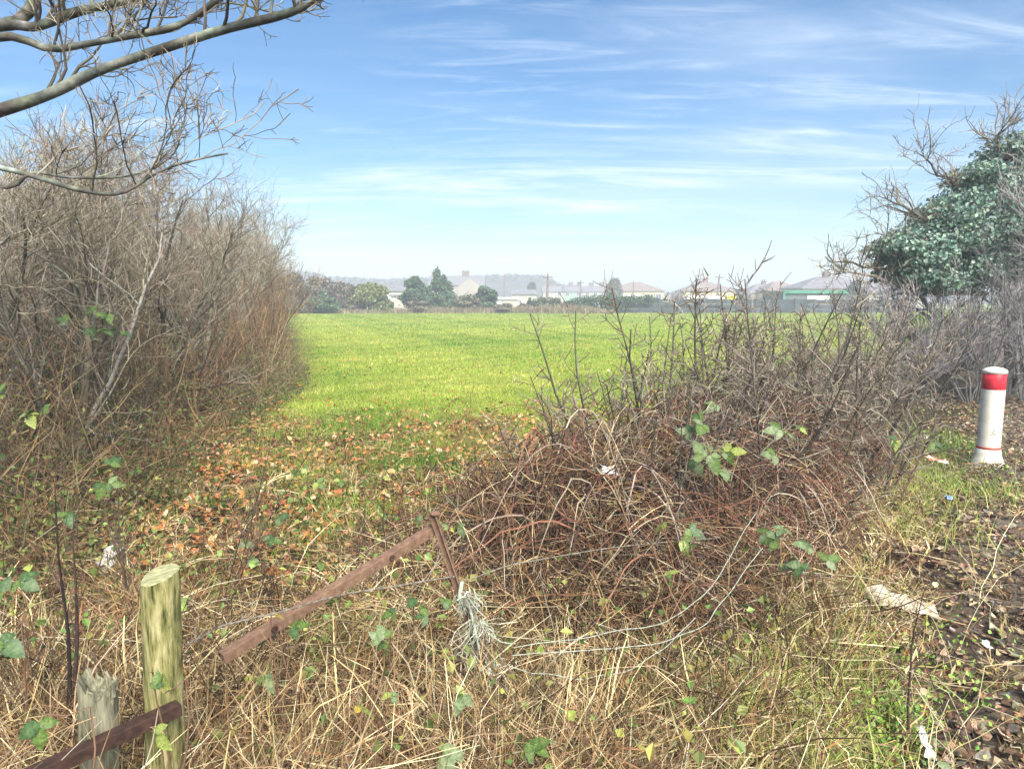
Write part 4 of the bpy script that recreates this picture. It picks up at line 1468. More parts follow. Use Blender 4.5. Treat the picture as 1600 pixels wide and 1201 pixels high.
# ------------------------------------------------------------------ bramble sprigs with leaves one can pick out
def bramble_leaf_mesh(name, cols, seed):
    """ovate toothed leaf with a folded midrib, base at the origin, tip along +Y, one unit long"""
    rng = np.random.default_rng(seed)
    ys = np.array([0, .06, .14, .20, .28, .36, .44, .52, .60, .68, .76, .84, .92, 1.0])
    K = len(ys)
    wd = np.interp(ys, [0, .12, .35, .5, .75, .9, 1], [.02, .22, .34, .33, .21, .09, 0]) * (1 + .10 * np.where(np.arange(K) % 2, 1, -1))
    L = np.stack([-wd, ys - .03 * (wd > .1), .10 * wd - .16 * ys ** 2 + rng.normal(0, .014, K)], -1)
    R = np.stack([wd, ys - .03 * (wd > .1), .10 * wd - .16 * ys ** 2 + rng.normal(0, .014, K)], -1)
    Mi = np.stack([0 * ys, ys, -.16 * ys ** 2 - .02], -1)
    V = np.concatenate([L, Mi, R])
    i = np.arange(K - 1)
    f = np.concatenate([np.stack([i, i + K, i + K + 1, i + 1], -1), np.stack([i + K, i + 2 * K, i + 2 * K + 1, i + K + 1], -1)])
    c = np.concatenate([np.tile(cols[0], (K, 1)), np.tile(cols[1], (K, 1)), np.tile(cols[0], (K, 1))]) * rng.uniform(.75, 1.25, (3 * K, 1))
    g = Geo()
    g.add(V, f, c)
    return g.mesh(name, M_LEAF, True)


LEAF = {'green': [bramble_leaf_mesh('leaf', [(0.06, 0.115, 0.024), (0.115, 0.17, 0.045)], s) for s in (1, 2, 3)],
        'pale': [bramble_leaf_mesh('leaf', [(0.115, 0.165, 0.075), (0.17, 0.22, 0.11)], s) for s in (4, 5)],
        'dark': [bramble_leaf_mesh('leaf', [(0.035, 0.08, 0.028), (0.075, 0.13, 0.045)], s) for s in (6, 7)],
        'yellow': [bramble_leaf_mesh('leaf', [(0.46, 0.34, 0.04), (0.42, 0.36, 0.08)], s) for s in (8,)],
        'lime': [bramble_leaf_mesh('leaf', [(0.20, 0.255, 0.05), (0.27, 0.31, 0.09)], s) for s in (9, 10)]}


def euler_from(d, nrm):
    from mathutils import Matrix
    y = np.array(d) / np.linalg.norm(d)
    x = np.cross(y, nrm)
    x /= np.linalg.norm(x)
    z = np.cross(x, y)
    return Matrix(np.stack([x, y, z], 1).tolist()).to_euler()


def sprig(label, px, n, size, kinds, seed, spread=.5, name='bramble_sprig'):
    rng = np.random.default_rng(seed)
    c = at(*px)
    gz = float(gh(c[0], c[1]))
    t = thing(name, label, 'bramble', (c[0], c[1], gz), 0, 'bramble sprigs with green leaves')
    h = c[2] - gz
    K = 9
    a = rng.uniform(0, 6.28)
    s = np.linspace(0, 1, K)
    P = np.stack([np.cos(a) * .22 * (s - 1) ** 2, abs(np.sin(a)) * .22 * (s - 1) ** 2, h * s ** .85], -1)
    tipd = norm(rng.normal(size=3) + np.array([0, -.4, .1]))
    ext = np.array([P[-1] + tipd * size * spread * k for k in (1.2, 2.4)])
    P = np.concatenate([P, ext]) + rng.normal(0, .004, (K + 2, 3))
    g = Geo()
    v, f = tube(P[None], np.linspace(.0034, .0016, K + 2)[None], 5)
    g.add(v, f, np.array([.17, .10, .065]))
    g.obj('cane', M_TWIG, t, True)
    nodes_ = max(1, round(n / 3))
    pet = []
    for k in range(nodes_):
        q = P[max(3, K - (k * 3) // max(nodes_, 1))] if k else P[-1]
        node = q + norm(rng.normal(size=3) * np.array([1.5, .8, .8]) + np.array([0, -.3, .2])) * size * (.4 + spread * 1.1) * rng.uniform(.5, 1.25)
        pet.append(np.stack([q, (q + node) / 2 + np.array([0, 0, .08 * size]), node]))
        nn = norm(rng.normal(0, .42, 3) + np.array([0, -.6, .75]))
        ax = norm(node - q + rng.normal(0, .4, 3) * np.linalg.norm(node - q))
        ax = norm(ax - nn * np.dot(ax, nn) + np.array([0, 0, -.15]))
        sd = np.cross(nn, ax)
        for j in range(3 if n >= 3 else n):
            an = (0, 1.2, -1.2)[j] + rng.normal(0, .12)
            d = ax * math.cos(an) + sd * math.sin(an) + rng.normal(0, .10, 3)
            kd = kinds[(k + (j > 1)) % len(kinds)]
            o = link('leaf', LEAF[kd][rng.integers(len(LEAF[kd]))], t, node + ax * size * (.16 if j == 0 else .02))
            o.scale = (size * (.92 if j == 0 else .70) * rng.uniform(.75, 1.2),) * 3
            o.rotation_euler = euler_from(d, nn + rng.normal(0, .15, 3))
    g = Geo()
    v, f = tube(np.array(pet), np.full((len(pet), 3), .0011), 4)
    g.add(v, f, np.array([.22, .20, .08]))
    tag(g.obj('leaf_stalks', M_TWIG, t, True), kind='stuff')


def build_sprigs():
    L = [('bramble sprig with one big green leaf and one half yellow leaf, bottom left', (140, 1110, 1.3), 3, .06, ['green', 'dark', 'yellow'], .5),
         ('bramble leaves on the far left below the dark sapling stems', (35, 940, 1.9), 15, .07, ['dark', 'green'], .8),
         ('single lime bramble leaf against the middle of the round post', (240, 1045, 1.5), 1, .05, ['lime'], .1),
         ('mossy green leaf at the foot of the round post', (250, 1130, 1.45), 2, .06, ['lime', 'green'], .2),
         ('small bramble leaves just right of the round post', (292, 1068, 1.5), 3, .035, ['green', 'dark'], .6),
         ('bramble sprig with a bright yellow leaf above the rusty rail', (425, 958, 2.0), 2, .035, ['yellow', 'lime'], .2),
         ('pale and green bramble leaves under the lower half of the rusty rail', (435, 985, 2.1), 9, .06, ['pale', 'green', 'dark'], .6),
         ('bramble sprig hanging below the middle of the rusty rail', (648, 945, 2.35), 12, .055, ['dark', 'green'], .7),
         ('pale bramble leaves left of the frayed rope', (610, 990, 2.2), 9, .045, ['pale', 'green'], .8),
         ('bramble leaf pair below the rusty rail, low in the straw', (578, 1045, 2.0), 3, .045, ['pale', 'lime'], .7),
         ('yellowing bramble leaves low in front of the frayed rope', (550, 1085, 1.85), 4, .05, ['lime', 'yellow', 'pale'], .7),
         ('bramble leaves directly below the frayed rope', (712, 1090, 1.95), 4, .055, ['pale', 'green'], .7),
         ('large pale bramble leaves at the bottom edge, middle of the frame', (770, 1165, 1.75), 9, .075, ['pale', 'green', 'green'], .6),
         ('bramble leaves at the bottom edge right of the large pale ones', (905, 1195, 1.8), 3, .06, ['green', 'lime'], .6),
         ('big cluster of glossy bramble leaves in the middle of the thorn hedge', (1108, 705, 3.55), 33, .088, ['green', 'pale', 'dark', 'green', 'pale', 'lime'], .6),
         ('bramble leaves low in the thicket left of the tall sapling', (1050, 825, 3.2), 12, .07, ['green', 'lime', 'dark'], .8),
         ('yellow-green bramble leaves low in the thicket above the twine', (1005, 893, 2.9), 3, .06, ['lime', 'green'], .6),
         ('hanging spray of pale bramble leaves right of the tall sapling', (1268, 870, 3.0), 18, .08, ['pale', 'green', 'pale', 'dark'], .85),
         ('bramble leaves round the upper stem of the tall sapling', (1215, 690, 3.7), 12, .085, ['pale', 'green', 'lime'], .8),
         ('small pale bramble leaves among the thorn stems above the glossy cluster', (1160, 648, 4.0), 4, .07, ['pale', 'green'], .7),
         ('bramble leaves on the hedge beside the pale rag', (1425, 688, 5.0), 15, .09, ['green', 'lime', 'dark'], .9),
         ('pale bramble leaves beside the twine end on the sapling stem', (1205, 795, 3.3), 4, .075, ['pale'], .7),
         ('green bramble leaves at the field edge left of the rusty cap', (480, 745, 4.4), 15, .07, ['green', 'lime'], 1.0),
         ('bramble leaves in the leaf litter above the lower rail', (405, 845, 3.3), 18, .06, ['green', 'dark', 'pale'], 1.1),
         ('pale bramble leaves behind the cap of the rusty upright', (662, 800, 3.2), 12, .055, ['pale', 'green'], 1.0),
         ('bramble leaves under the brown bushes at the left frame edge', (60, 650, 3.9), 18, .08, ['green', 'lime', 'pale'], 1.0),
         ('dark bramble leaves behind the dark sapling stems', (150, 735, 3.1), 15, .07, ['dark', 'green'], 1.0),
         ('dark ivy leaves climbing a pale stem in the wood', (158, 500, 6.2), 24, .11, ['dark', 'dark', 'green'], 1.1),
         ('broad dark leaf beside the white wrapper, bottom right', (1475, 1165, 1.95), 3, .075, ['dark', 'pale'], .35)]
    for i, (lab, px, n, s, k, sp) in enumerate(L):
        sprig(lab, px, n, s, k, 300 + i, sp)


build_sprigs()


def build_saplings():
    dk = [(0.035, 0.024, 0.02), (0.055, 0.036, 0.03)]
    G = 'thin bare saplings in the foreground'
    for (px, Y, H, st, lean, lab, seed, r) in [
        ((92, 1020), 2.05, 1.02, 2, (.03, .02), 'two dark upright sapling stems left of the round post', 401, .013),
        ((215, 860), 3.0, .95, 2, (-.18, .05), 'thin dark sapling leaning left behind the white paper scrap', 402, .006),
        ((330, 860), 3.1, 1.05, 3, (.22, .05), 'thin dark sapling forking above the round post', 403, .0055),
        ((395, 770), 4.0, .62, 3, (.08, .0), 'thin upright stems in the leaf litter below the wood edge', 404, .0045),
        ((560, 790), 3.8, .55, 3, (.05, 0), 'thin brown stems standing left of the rusty cap', 405, .004),
        ((735, 770), 4.3, .7, 3, (.05, 0), 'thin brown stems standing right of the rusty cap', 406, .004),
        ((1440, 1090), 2.3, .62, 1, (-.05, .1), 'lone dark stem rising past the cream plastic piece', 407, .0055),
        ((1585, 1110), 2.2, .75, 1, (-.55, .4), 'long reddish cane leaning across the path litter', 408, .0045)]:
        x = (px[0] - 800) / FPX * Y * 1.06
        me = shrub_meshes(seed, H, st, .07, 15, 2, dk, [(0.08, 0.05, 0.04), (0.12, 0.08, 0.06)], r, l1=.22, l2=.08, a0=.4, a1=.95, wig=.05, up=.2, tw=.0014, base=.03, lean=lean)
        put('sapling', lab, 'sapling', me, x, Y, 0, 1, G)


build_saplings()


# ------------------------------------------------------------------ far side of the field
def gable(name, mat, parent, cx, cy, z, w, d, h, hip=0.0, over=.25):
    """roof with its ridge along x; hip is how far the ridge ends stop short of the eaves"""
    a, b = w / 2 + over, d / 2 + over
    r = a - hip
    V = np.array([(-a, -b, 0), (a, -b, 0), (a, b, 0), (-a, b, 0), (-r, 0, h), (r, 0, h),
                  (-a, -b, -.14), (a, -b, -.14), (a, b, -.14), (-a, b, -.14)], float) + np.array([cx, cy, z])
    g = Geo()
    g.add(V, np.array([[0, 1, 5, 4], [2, 3, 4, 5], [6, 7, 1, 0], [7, 8, 2, 1], [8, 9, 3, 2], [9, 6, 0, 3], [6, 9, 8, 7]]))
    g.f3.append(np.array([[1, 2, 5], [3, 0, 4]]))
    return g.obj(name, mat, parent)


def window(parent, x, y, z, w, h):
    f = boxes('window', M_FRAME, parent, [((x - w / 2 + .04, y - .02, z), (.08, .10, h)), ((x + w / 2 - .04, y - .02, z), (.08, .10, h)),
                                          ((x, y - .02, z - h / 2 + .04), (w - .16, .10, .08)), ((x, y - .02, z + h / 2 - .04), (w - .16, .10, .08)), ((x, y - .02, z), (.06, .09, h - .16))])
    boxes('pane', M_GLASS, f, [((x, y - .012, z), (w - .15, .05, h - .15))])


def house(name, label, x0, x1, Y, zridge, zeave, wallm, roofm, hip=2.5, depth=7.0, chim=(), wins=(), door=None, gable_ends=False, z=None):
    cx, w = (x0 + x1) / 2, x1 - x0
    gz = float(gh(cx, Y)) if z is None else z
    t = thing(name, label, 'house', (cx, Y + depth / 2, gz))
    he = zeave - gz
    boxes('wall', wallm, t, [((0, 0, he / 2 - .1), (w, depth, he + .2))])
    if gable_ends:
        b = depth / 2
        hr = zridge - zeave
        for s in (-1, 1):
            g = Geo()
            xx = s * (w / 2 - .15)
            V = np.array([(xx - .15, -b, he), (xx + .15, -b, he), (xx - .15, b, he), (xx + .15, b, he), (xx - .15, 0, he + hr - .1), (xx + .15, 0, he + hr - .1)])
            g.add(V, np.array([[0, 1, 5, 4], [3, 2, 4, 5]]))
            g.f3.append(np.array([[0, 4, 2], [1, 3, 5]]))
            g.obj('gable_end', wallm, t)
    r = gable('roof', roofm, t, 0, 0, he + .12, w, depth, zridge - zeave, hip)
    for (fx, hh, ww) in chim:
        c = boxes('chimney', M_BRICK, r, [((fx * w / 2, 0, zridge - gz + hh / 2 - .5), (ww, .7, hh + 1.0)), ((fx * w / 2, 0, zridge - gz + hh + .05), (ww + .15, .85, .12))])
        for k in (-1, 1):
            g = Geo()
            v, f = lathe([(.10, 0), (.12, .05), (.09, .35), (.07, .36)], 10)
            g.add(v + np.array([fx * w / 2 + k * ww * .25, 0, zridge - gz + hh + .1]), f)
            o = g.obj('chimney_pot', M_BRICK, r)
    for (fx, zz, ww, wh) in wins:
        window(t, fx * w / 2, -depth / 2, zz, ww, wh)
    if door:
        dd = boxes('door', M_DARKG, t, [((door * w / 2, -depth / 2 - .03, 1.0), (.9, .08, 2.0))])
        boxes('handle', M_FRAME, dd, [((door * w / 2 + .34, -depth / 2 - .10, 1.0), (.05, .06, .14))])
    return t


def X(px, Y):
    return (px - 800) / FPX * Y * 1.0


def build_village():
    zz = lambda y, Y: float(at(800, y, Y)[2])
    Y = 150
    house('bungalow', 'cream hipped-roof house left of the white vans', X(957, Y), X(1036, Y), Y, zz(441, Y), zz(455, Y), M_CREAM, M_TILE, 4.6, 8, chim=(), wins=[(-.75, 2.4, 1.3, 1.1), (-.2, 2.4, 1.4, 1.1), (.35, 2.4, 1.3, 1.1), (.78, 2.4, 1.2, 1.1)], door=.1)
    house('bungalow', 'cream hipped-roof house behind the white vans and telegraph pole', X(1066, Y), X(1148, Y), Y, zz(441, Y), zz(455, Y), M_CREAM, M_TILE, 4.8, 8, chim=[(0.0, .75, 1.0)], wins=[(-.75, 2.4, 1.3, 1.1), (-.3, 2.4, 1.5, 1.1), (.3, 2.4, 1.3, 1.1), (.75, 2.4, 1.3, 1.1)])
    Y = 128
    house('bungalow', 'grey-roofed house between the vans and the green-edged garage', X(1168, Y), X(1226, Y), Y, zz(444, Y), zz(458, Y), M_CREAM, M_SLATE, 2.6, 7, chim=[(.1, .5, .7)], wins=[(-.5, 2.1, 1.2, 1.0), (.4, 2.1, 1.2, 1.0)])
    Y = 118
    house('bungalow', 'cream house end partly hidden by the green-edged garage', X(1212, Y), X(1262, Y), Y + 4, zz(439, Y), zz(454, Y), M_CREAM, M_TILE, 2.2, 7, wins=[(-.3, 2.0, 1.2, 1.0), (.4, 2.0, 1.2, 1.0)])
    Y = 100
    house('bungalow', 'large slate hipped-roof house above the green-edged garage', X(1250, Y), X(1366, Y), Y, zz(432, Y), zz(451, Y), M_PALE, M_SLATE, 4.0, 8, chim=[(-.05, .7, .9)], wins=[(-.6, 2.1, 1.5, 1.0), (0, 2.1, 1.5, 1.0), (.6, 2.1, 1.5, 1.0)])
    Y = 84
    t = house('cottage', 'pale house with a row of white windows behind the grey bushes', X(1352, Y), X(1440, Y), Y, zz(438, Y), zz(458, Y), M_PALE, M_SLATE, 0, 6, wins=[(-.45, 1.65, 1.3, .8), (0, 1.65, 1.3, .8), (.45, 1.65, 1.3, .8)], gable_ends=True)
    Y = 160
    house('stone_house', 'tall brown house with two chimneys behind the evergreen trees', X(672, Y), X(756, Y), Y, zz(431, Y), zz(446, Y), M_PINK, M_SLATE, 0, 8, chim=[(-.84, 1.0, 1.7), (.30, 1.1, 1.7)], wins=[(.75, 3.2, 1.0, 1.3), (.4, 3.2, 1.0, 1.3)], gable_ends=True)
    # its cross gable
    t = bpy.data.objects['stone_house']
    g = Geo()
    xa, xb, yf = X(716, Y) - t.location.x, X(753, Y) - t.location.x, -4.6
    gz = t.location.z
    V = np.array([(xa, yf, 0), (xb, yf, 0), (xb, yf, zz(449, Y) - gz), ((xa + xb) / 2, yf, zz(435, Y) - gz), (xa, yf, zz(449, Y) - gz)])
    V2 = V + np.array([0, 4, 0])
    g.add(np.concatenate([V, V2]), np.array([[0, 1, 2, 4], [1, 6, 7, 2], [5, 0, 4, 9], [2, 7, 8, 3], [4, 3, 8, 9]]))
    g.f3.append(np.array([[4, 2, 3]]))
    g.obj('cross_gable', M_PINK, t)
    # terrace
    Y = 185
    for (a, b, wm, lab, ch, nm) in [(848, 880, M_PALE, 'white terraced house at the left end of the terrace', [(-.2, .8, 1.0)], 2),
                                    (880.4, 908, M_GREENW, 'mint green terraced house in the middle of the terrace', [(-.1, .9, 1.1), (.85, 1.0, 1.1)], 2),
                                    (908.4, 950, M_PALE, 'pale terraced house at the right end of the terrace', [(-.2, .8, 1.2), (.6, .9, 1.3)], 3)]:
        house('terraced_house', lab, X(a, Y), X(b, Y), Y, zz(447.5, Y), zz(456, Y), wm, M_SLATE, 0, 7, chim=ch, wins=[(f, 3.0, 1.0, 1.2) for f in np.linspace(-.6, .6, nm)], gable_ends=True)['group'] = 'terrace of houses'
    Y = 130
    house('cottage', 'low grey-roofed house left of the telegraph pole', X(800, Y), X(838, Y), Y, zz(453, Y), zz(460, Y), M_PALE, M_SLATE, .4, 6, wins=[(-.4, 1.4, 1.0, .8), (.4, 1.4, 1.0, .8)])
    Y = 96
    house('cottage', 'small slate-roofed house behind the white garage', X(606, Y), X(650, Y), Y, zz(446, Y), zz(455, Y), M_WHITEW, M_SLATE, .3, 5, wins=[(-.4, 2.0, .9, .9), (.3, 2.0, .9, .9)])

    # sheds and garages
    def shed(name, label, xa, xb, Y, ytop, depth, wm, rm, extra=None, cat='shed'):
        z1 = zz(ytop, Y)
        gz = float(gh(X((xa + xb) / 2, Y), Y))
        t = thing(name, label, cat, (X((xa + xb) / 2, Y), Y + depth / 2, gz))
        w = X(xb, Y) - X(xa, Y)
        h = z1 - gz
        boxes('wall', wm, t, [((0, 0, h / 2 - .15), (w, depth, h + .1))])
        boxes('roof', rm, t, [((0, 0, h + .02), (w + .3, depth + .3, .22))])
        d = boxes('door', M_FRAME if wm is not M_WHITEW else M_PALE, t, [((w * .05, -depth / 2 - .02, min(.9, h * .42)), (min(w * .6, 2.2), .06, min(1.8, h * .84)))])
        boxes('handle', M_TYRE, d, [((w * .05, -depth / 2 - .07, min(.8, h * .4)), (.2, .05, .05))])
        return t, w, h, depth
    shed('garage', 'small white garage between the round bush and the evergreens', 612, 636, 74, 462, 5, M_WHITEW, M_SLATE, cat='garage')
    shed('flat_roofed_shed', 'low white flat-roofed shed beside the dead bracken', 776, 810, 70, 466.5, 3.5, M_WHITEW, M_FRAME)
    t, w, h, d = shed('dark_garage', 'dark garage with green fascia rising behind the grey wall', 1222, 1318, 71, 457, 6, M_DARKG, M_SLATE, cat='garage')
    boxes('fascia', M_FASCIA, t, [((0, -d / 2 - .19, h + .06), (w + .34, .06, .30)), ((-w / 2 - .08, -d / 2 - .19, h / 2 - .05), (.18, .06, h - .1))])
    shed('lean_to', 'low pale lean-to roof just above the ivy on the wall', 974, 1002, 76, 461.5, 3, M_PALE, M_FRAME)

    # vans behind the wall
    def van(label, xa, xb, Y, ytop, flip):
        w = X(xb, Y) - X(xa, Y)
        gz = float(gh(X((xa + xb) / 2, Y), Y))
        h = zz(ytop, Y) - gz
        t = thing('parked_van', label, 'van', (X((xa + xb) / 2, Y), Y, gz), 0, 'white vans behind the wall')
        prof = [(-.5, .14), (-.5, .80), (-.46, .97), (-.30, 1.0), (.24, 1.0), (.34, .92), (.43, .62), (.5, .52), (.5, .16)]
        q = np.array([(a * w * flip, b * h) for a, b in prof])
        n = len(q)
        V = np.concatenate([np.stack([q[:, 0], np.full(n, s * .85), q[:, 1]], -1) for s in (-1, 1)])
        g = Geo()
        i = np.arange(n)
        g.add(V, np.stack([i, (i + 1) % n, n + (i + 1) % n, n + i], -1))
        c = np.array([[0, 0, h * .55]])
        k = len(V)
        g.add(np.array([[0, -.85, h * .5], [0, .85, h * .5]]), np.zeros((0, 4), int))
        g.f3.append(np.stack([i, (i + 1) % n, np.full(n, k)], -1))
        g.f3.append(np.stack([n + i, n + (i + 1) % n, np.full(n, k + 1)], -1))
        g.obj('body', M_VAN, t)
        for fx in (-.22, .14):
            boxes('window', M_GLASS, t, [((fx * w * flip, -.86, h * .72), (w * .2, .03, h * .2))])
        for fx in (-.3, .32):
            g = Geo()
            v, f = lathe([(.12, -.1), (.30, -.1), (.32, -.05), (.32, .05), (.30, .1), (.12, .1)], 20)
            g.add(v[:, [0, 2, 1]] + np.array([fx * w * flip, -.78, .32]), f)
            wl = g.obj('wheel', M_TYRE, t, True)
            g = Geo()
            v, f = lathe([(.0005, -.08), (.12, -.09), (.16, -.101)], 16)
            g.add(v[:, [0, 2, 1]] + np.array([fx * w * flip, -.78, .32]), f)
            g.obj('rim', M_FRAME, wl)
    van('white van with its windows showing over the wall, left of the pair', 1069, 1100, 84, 461.5, 1)
    van('white van right of the pair, beside the yellow skip', 1101, 1131, 84, 462.5, 1)
    yb = thing('yellow_skip', 'yellow skip rim showing over the wall beside the white van', 'skip', (X(1137, 86), 86, float(gh(X(1137, 86), 86))))
    hh = zz(463, 86) - float(gh(X(1137, 86), 86))
    g = Geo()
    V = np.array([(sx * (.42 + .13 * k), sy * (.7 + .2 * k), .05 + hh * k) for k in (0, 1) for sx, sy in ((-1, -1), (1, -1), (1, 1), (-1, 1))])
    g.add(V, np.array([[0, 1, 5, 4], [1, 2, 6, 5], [2, 3, 7, 6], [3, 0, 4, 7], [3, 2, 1, 0]]))
    g.obj('hopper', M_YEL, yb)
    boxes('rim', M_YEL, yb, [((0, -.9, hh + .06), (1.2, .08, .1)), ((0, .9, hh + .06), (1.2, .08, .1)), ((-.56, 0, hh + .06), (.08, 1.72, .1)), ((.56, 0, hh + .06), (.08, 1.72, .1))])

    # concrete panel wall closing the field
    Y = 66.5
    t = thing('panel_wall', 'grey concrete panel wall closing the far side of the field', 'wall', (X(1130, Y), Y, float(gh(X(1130, Y), Y))))
    x0, x1 = X(938, Y), X(1420, Y)
    n = 16
    pw = (x1 - x0) / n
    rng = np.random.default_rng(77)
    o = np.array(t.location)
    shade = [mat_noise('wall_concrete', tuple(np.array((0.03, 0.042, 0.05)) * k), tuple(np.array((0.065, 0.08, 0.09)) * k), 1.2, .9, .1) for k in (.9, 1.0, 1.1)]
    for i in range(n):
        xa = x0 + i * pw - o[0]
        h = zz(466 + 3.0 * i / n, Y) - o[2] + rng.normal(0, .02)
        for r in range(3):
            boxes('panel', shade[rng.integers(3)], t, [((xa + pw / 2, rng.normal(0, .006), -.12 + (h + .12) * (r + .5) / 3), (pw - .14, .06, (h + .12) / 3 - .012))])
        boxes('post', shade[2], t, [((xa, -.03, h / 2), (.15, .17, h + .10 + rng.random() * .05))])

    # poles
    def pole(label, px, y0, Y, lean=0.0, arm=True):
        x = X(px, Y)
        gz = float(gh(x, Y))
        h = zz(y0, Y) - gz
        t = thing('telegraph_pole', label, 'pole', (x - lean * h * .6, Y, gz), 0, 'telegraph poles')
        t.rotation_euler = (0, math.atan(lean), 0)
        g = Geo()
        v, f = lathe([(.15, -.3), (.14, 0), (.10, h), (.0005, h + .04)], 10)
        g.add(v, f)
        g.obj('shaft', M_POLE, t, True)
        if arm:
            boxes('crossarm', M_POLE, t, [((0, -.14, h - .35), (1.1, .09, .10))])
            for k in (-.42, -.16, .16, .42):
                g = Geo()
                v, f = lathe([(.03, 0), (.05, .05), (.03, .10), (.05, .13), (.0005, .16)], 8)
                g.add(v + np.array([k, -.14, h - .30]), f)
                g.obj('insulator', M_FRAME, t)
    pole('leaning telegraph pole behind the white vans', 1119, 429, 92, .06)
    pole('telegraph pole at the left end of the white terrace', 855, 428, 80, .01)
    pole('telegraph pole in front of the terraced houses', 906, 438, 120, .03)
    pole('telegraph pole in front of the wooded ridge', 788, 429, 150, 0)
    pole('thin telegraph pole before the cream hipped-roof house', 988, 440, 120, 0, False)
    pole('leaning pole before the grey-roofed house', 1185, 444, 110, .35, False)

    # trees and bushes of the far boundary
    rng = np.random.default_rng(88)
    EV = [(0.05, 0.105, 0.06), (0.08, 0.14, 0.075), (0.035, 0.075, 0.045), (0.11, 0.17, 0.09)]
    OL = [(0.13, 0.155, 0.045), (0.18, 0.20, 0.06), (0.085, 0.115, 0.035), (0.22, 0.23, 0.09)]
    BR = [(0.17, 0.14, 0.11), (0.22, 0.185, 0.15), (0.12, 0.105, 0.075), (0.10, 0.11, 0.06)]

    def crown(name, label, cat, px, Y, ytop, wpx, cols, seed, blobs=9, per=520, size=.22, skirt=True, group=None, ybase=None):
        r_ = np.random.default_rng(seed)
        x = X(px, Y)
        gz = float(gh(x, Y))
        H = zz(ytop, Y) - gz
        Wd = wpx / FPX * Y / 2
        t = thing(name, label, cat, (x, Y, gz), 0, group)
        P = grow(r_, np.zeros((4, 3)), r_.normal(0, .25, (4, 3)) + np.array([0, 0, 1]), H * r_.uniform(.6, .85, 4), 8, .1, .04)
        g = Geo()
        v, f = tube(P, taper(np.full(4, .05 * H ** .5), np.full(4, .02), 8), 6)
        g.add(v, f, np.array([.12, .10, .085]))
        g.obj('trunk', M_BARK, t, True)
        lo = .18 if skirt else .5
        bl = []
        for k in range(blobs):
            u = (k + .5) / blobs
            zc = H * (lo + (.80 - lo) * u)
            rr = Wd * (.70 - .22 * max(0, u - .45) * 1.6)
            an = k * 2.4
            sp = Wd * .55 * (1 - .45 * u * u)
            bl.append((math.cos(an) * sp, math.sin(an) * sp, zc + r_.normal(0, .06 * H), rr * r_.uniform(.5, .85), rr * r_.uniform(.5, .85), H * .17 * r_.uniform(.7, 1.3), 1.0))
        leaf_cloud(r_, bl, per, size, cols, None, .7, .45).obj('crown', M_FAR, t)
    crown('round_bush', 'rounded olive-green bush standing by itself at the far hedge', 'bush', 580, 66, 434, 64, OL, 1, 11, 620, .2)
    crown('evergreen_tree', 'broad evergreen tree left of the two-chimney house', 'tree', 648, 68, 428, 46, EV, 2, 11, 520, .2)
    crown('evergreen_tree', 'tall evergreen tree in front of the two-chimney house', 'tree', 690, 68, 420, 42, EV, 3, 13, 520, .2)
    crown('evergreen_bush', 'dark evergreen bush just right of the two-chimney house', 'bush', 760, 68, 447, 46, EV, 4, 8, 480, .2)
    crown('scrub_bush', 'greyish bush in front of the two-chimney house gable', 'bush', 726, 66, 458, 50, [(0.16, 0.15, 0.11), (0.20, 0.18, 0.14), (0.09, 0.11, 0.06)], 5, 7, 420, .17)
    crown('scrub_bush', 'brown scrub bush before the white garage', 'bush', 656, 65.3, 468, 44, BR, 6, 6, 420, .15)
    crown('scrub_bush', 'brown scrub bush in front of the flat-roofed shed', 'bush', 786, 65.3, 473, 44, BR, 7, 6, 400, .15)
    crown('scrub_bush', 'green scrub bush below the telegraph pole', 'bush', 842, 67, 460, 30, [(0.10, 0.14, 0.075), (0.14, 0.17, 0.09), (0.16, 0.14, 0.10)], 8, 6, 420, .17)
    crown('scrub_bush', 'green bush below the mint green terraced house', 'bush', 866, 67, 463, 28, [(0.12, 0.15, 0.075), (0.16, 0.17, 0.09), (0.18, 0.15, 0.11)], 9, 6, 400, .17)
    crown('hedge_tree', 'bare brownish hedge tree nearest the wood at the far side', 'tree', 462, 64, 424, 60, BR, 10, 11, 520, .18, group='brown hedge trees at the far side')
    crown('hedge_tree', 'bare brownish hedge tree in the middle of the far hedge', 'tree', 500, 66, 430, 56, BR, 11, 10, 520, .18, group='brown hedge trees at the far side')
    crown('hedge_tree', 'bare brownish hedge tree next to the rounded olive bush', 'tree', 536, 67, 429, 52, BR, 12, 10, 500, .18, group='brown hedge trees at the far side')
    crown('hedge_tree', 'dark green bush below the brown hedge trees', 'bush', 506, 63.5, 455, 52, EV, 13, 7, 420, .18)
    crown('hedge_tree', 'brown hedge tree low behind the end of the wood', 'tree', 428, 58, 428, 60, BR, 14, 9, 480, .18, group='brown hedge trees at the far side')
    for i, (px_, Y_, yt, w_, cols_, lab) in enumerate([
        (552, 66, 462, 36, BR, 'low brown scrub at the left foot of the rounded olive bush'),
        (606, 65.5, 466, 26, OL, 'low green scrub at the right foot of the rounded olive bush'),
        (672, 66.5, 446, 36, EV, 'low evergreen filling the gap between the two tall evergreens'),
        (700, 66.5, 452, 40, EV, 'green bush at the right foot of the tall evergreen'),
        (742, 66, 464, 34, [(0.18, 0.15, 0.12), (0.13, 0.13, 0.08)], 'brown bush below the gable of the two-chimney house'),
        (818, 66, 472, 26, BR, 'low brown scrub right of the flat-roofed shed'),
        (828, 67, 464, 12, EV, 'narrow green bush beside the low grey-roofed house'),
        (888, 66.4, 468, 26, [(0.14, 0.15, 0.09), (0.20, 0.17, 0.12)], 'low scrub where the bracken meets the ivy')]):
        crown('scrub_bush', lab, 'bush', px_, Y_, yt, w_, cols_, 40 + i, 7, 380, .17)
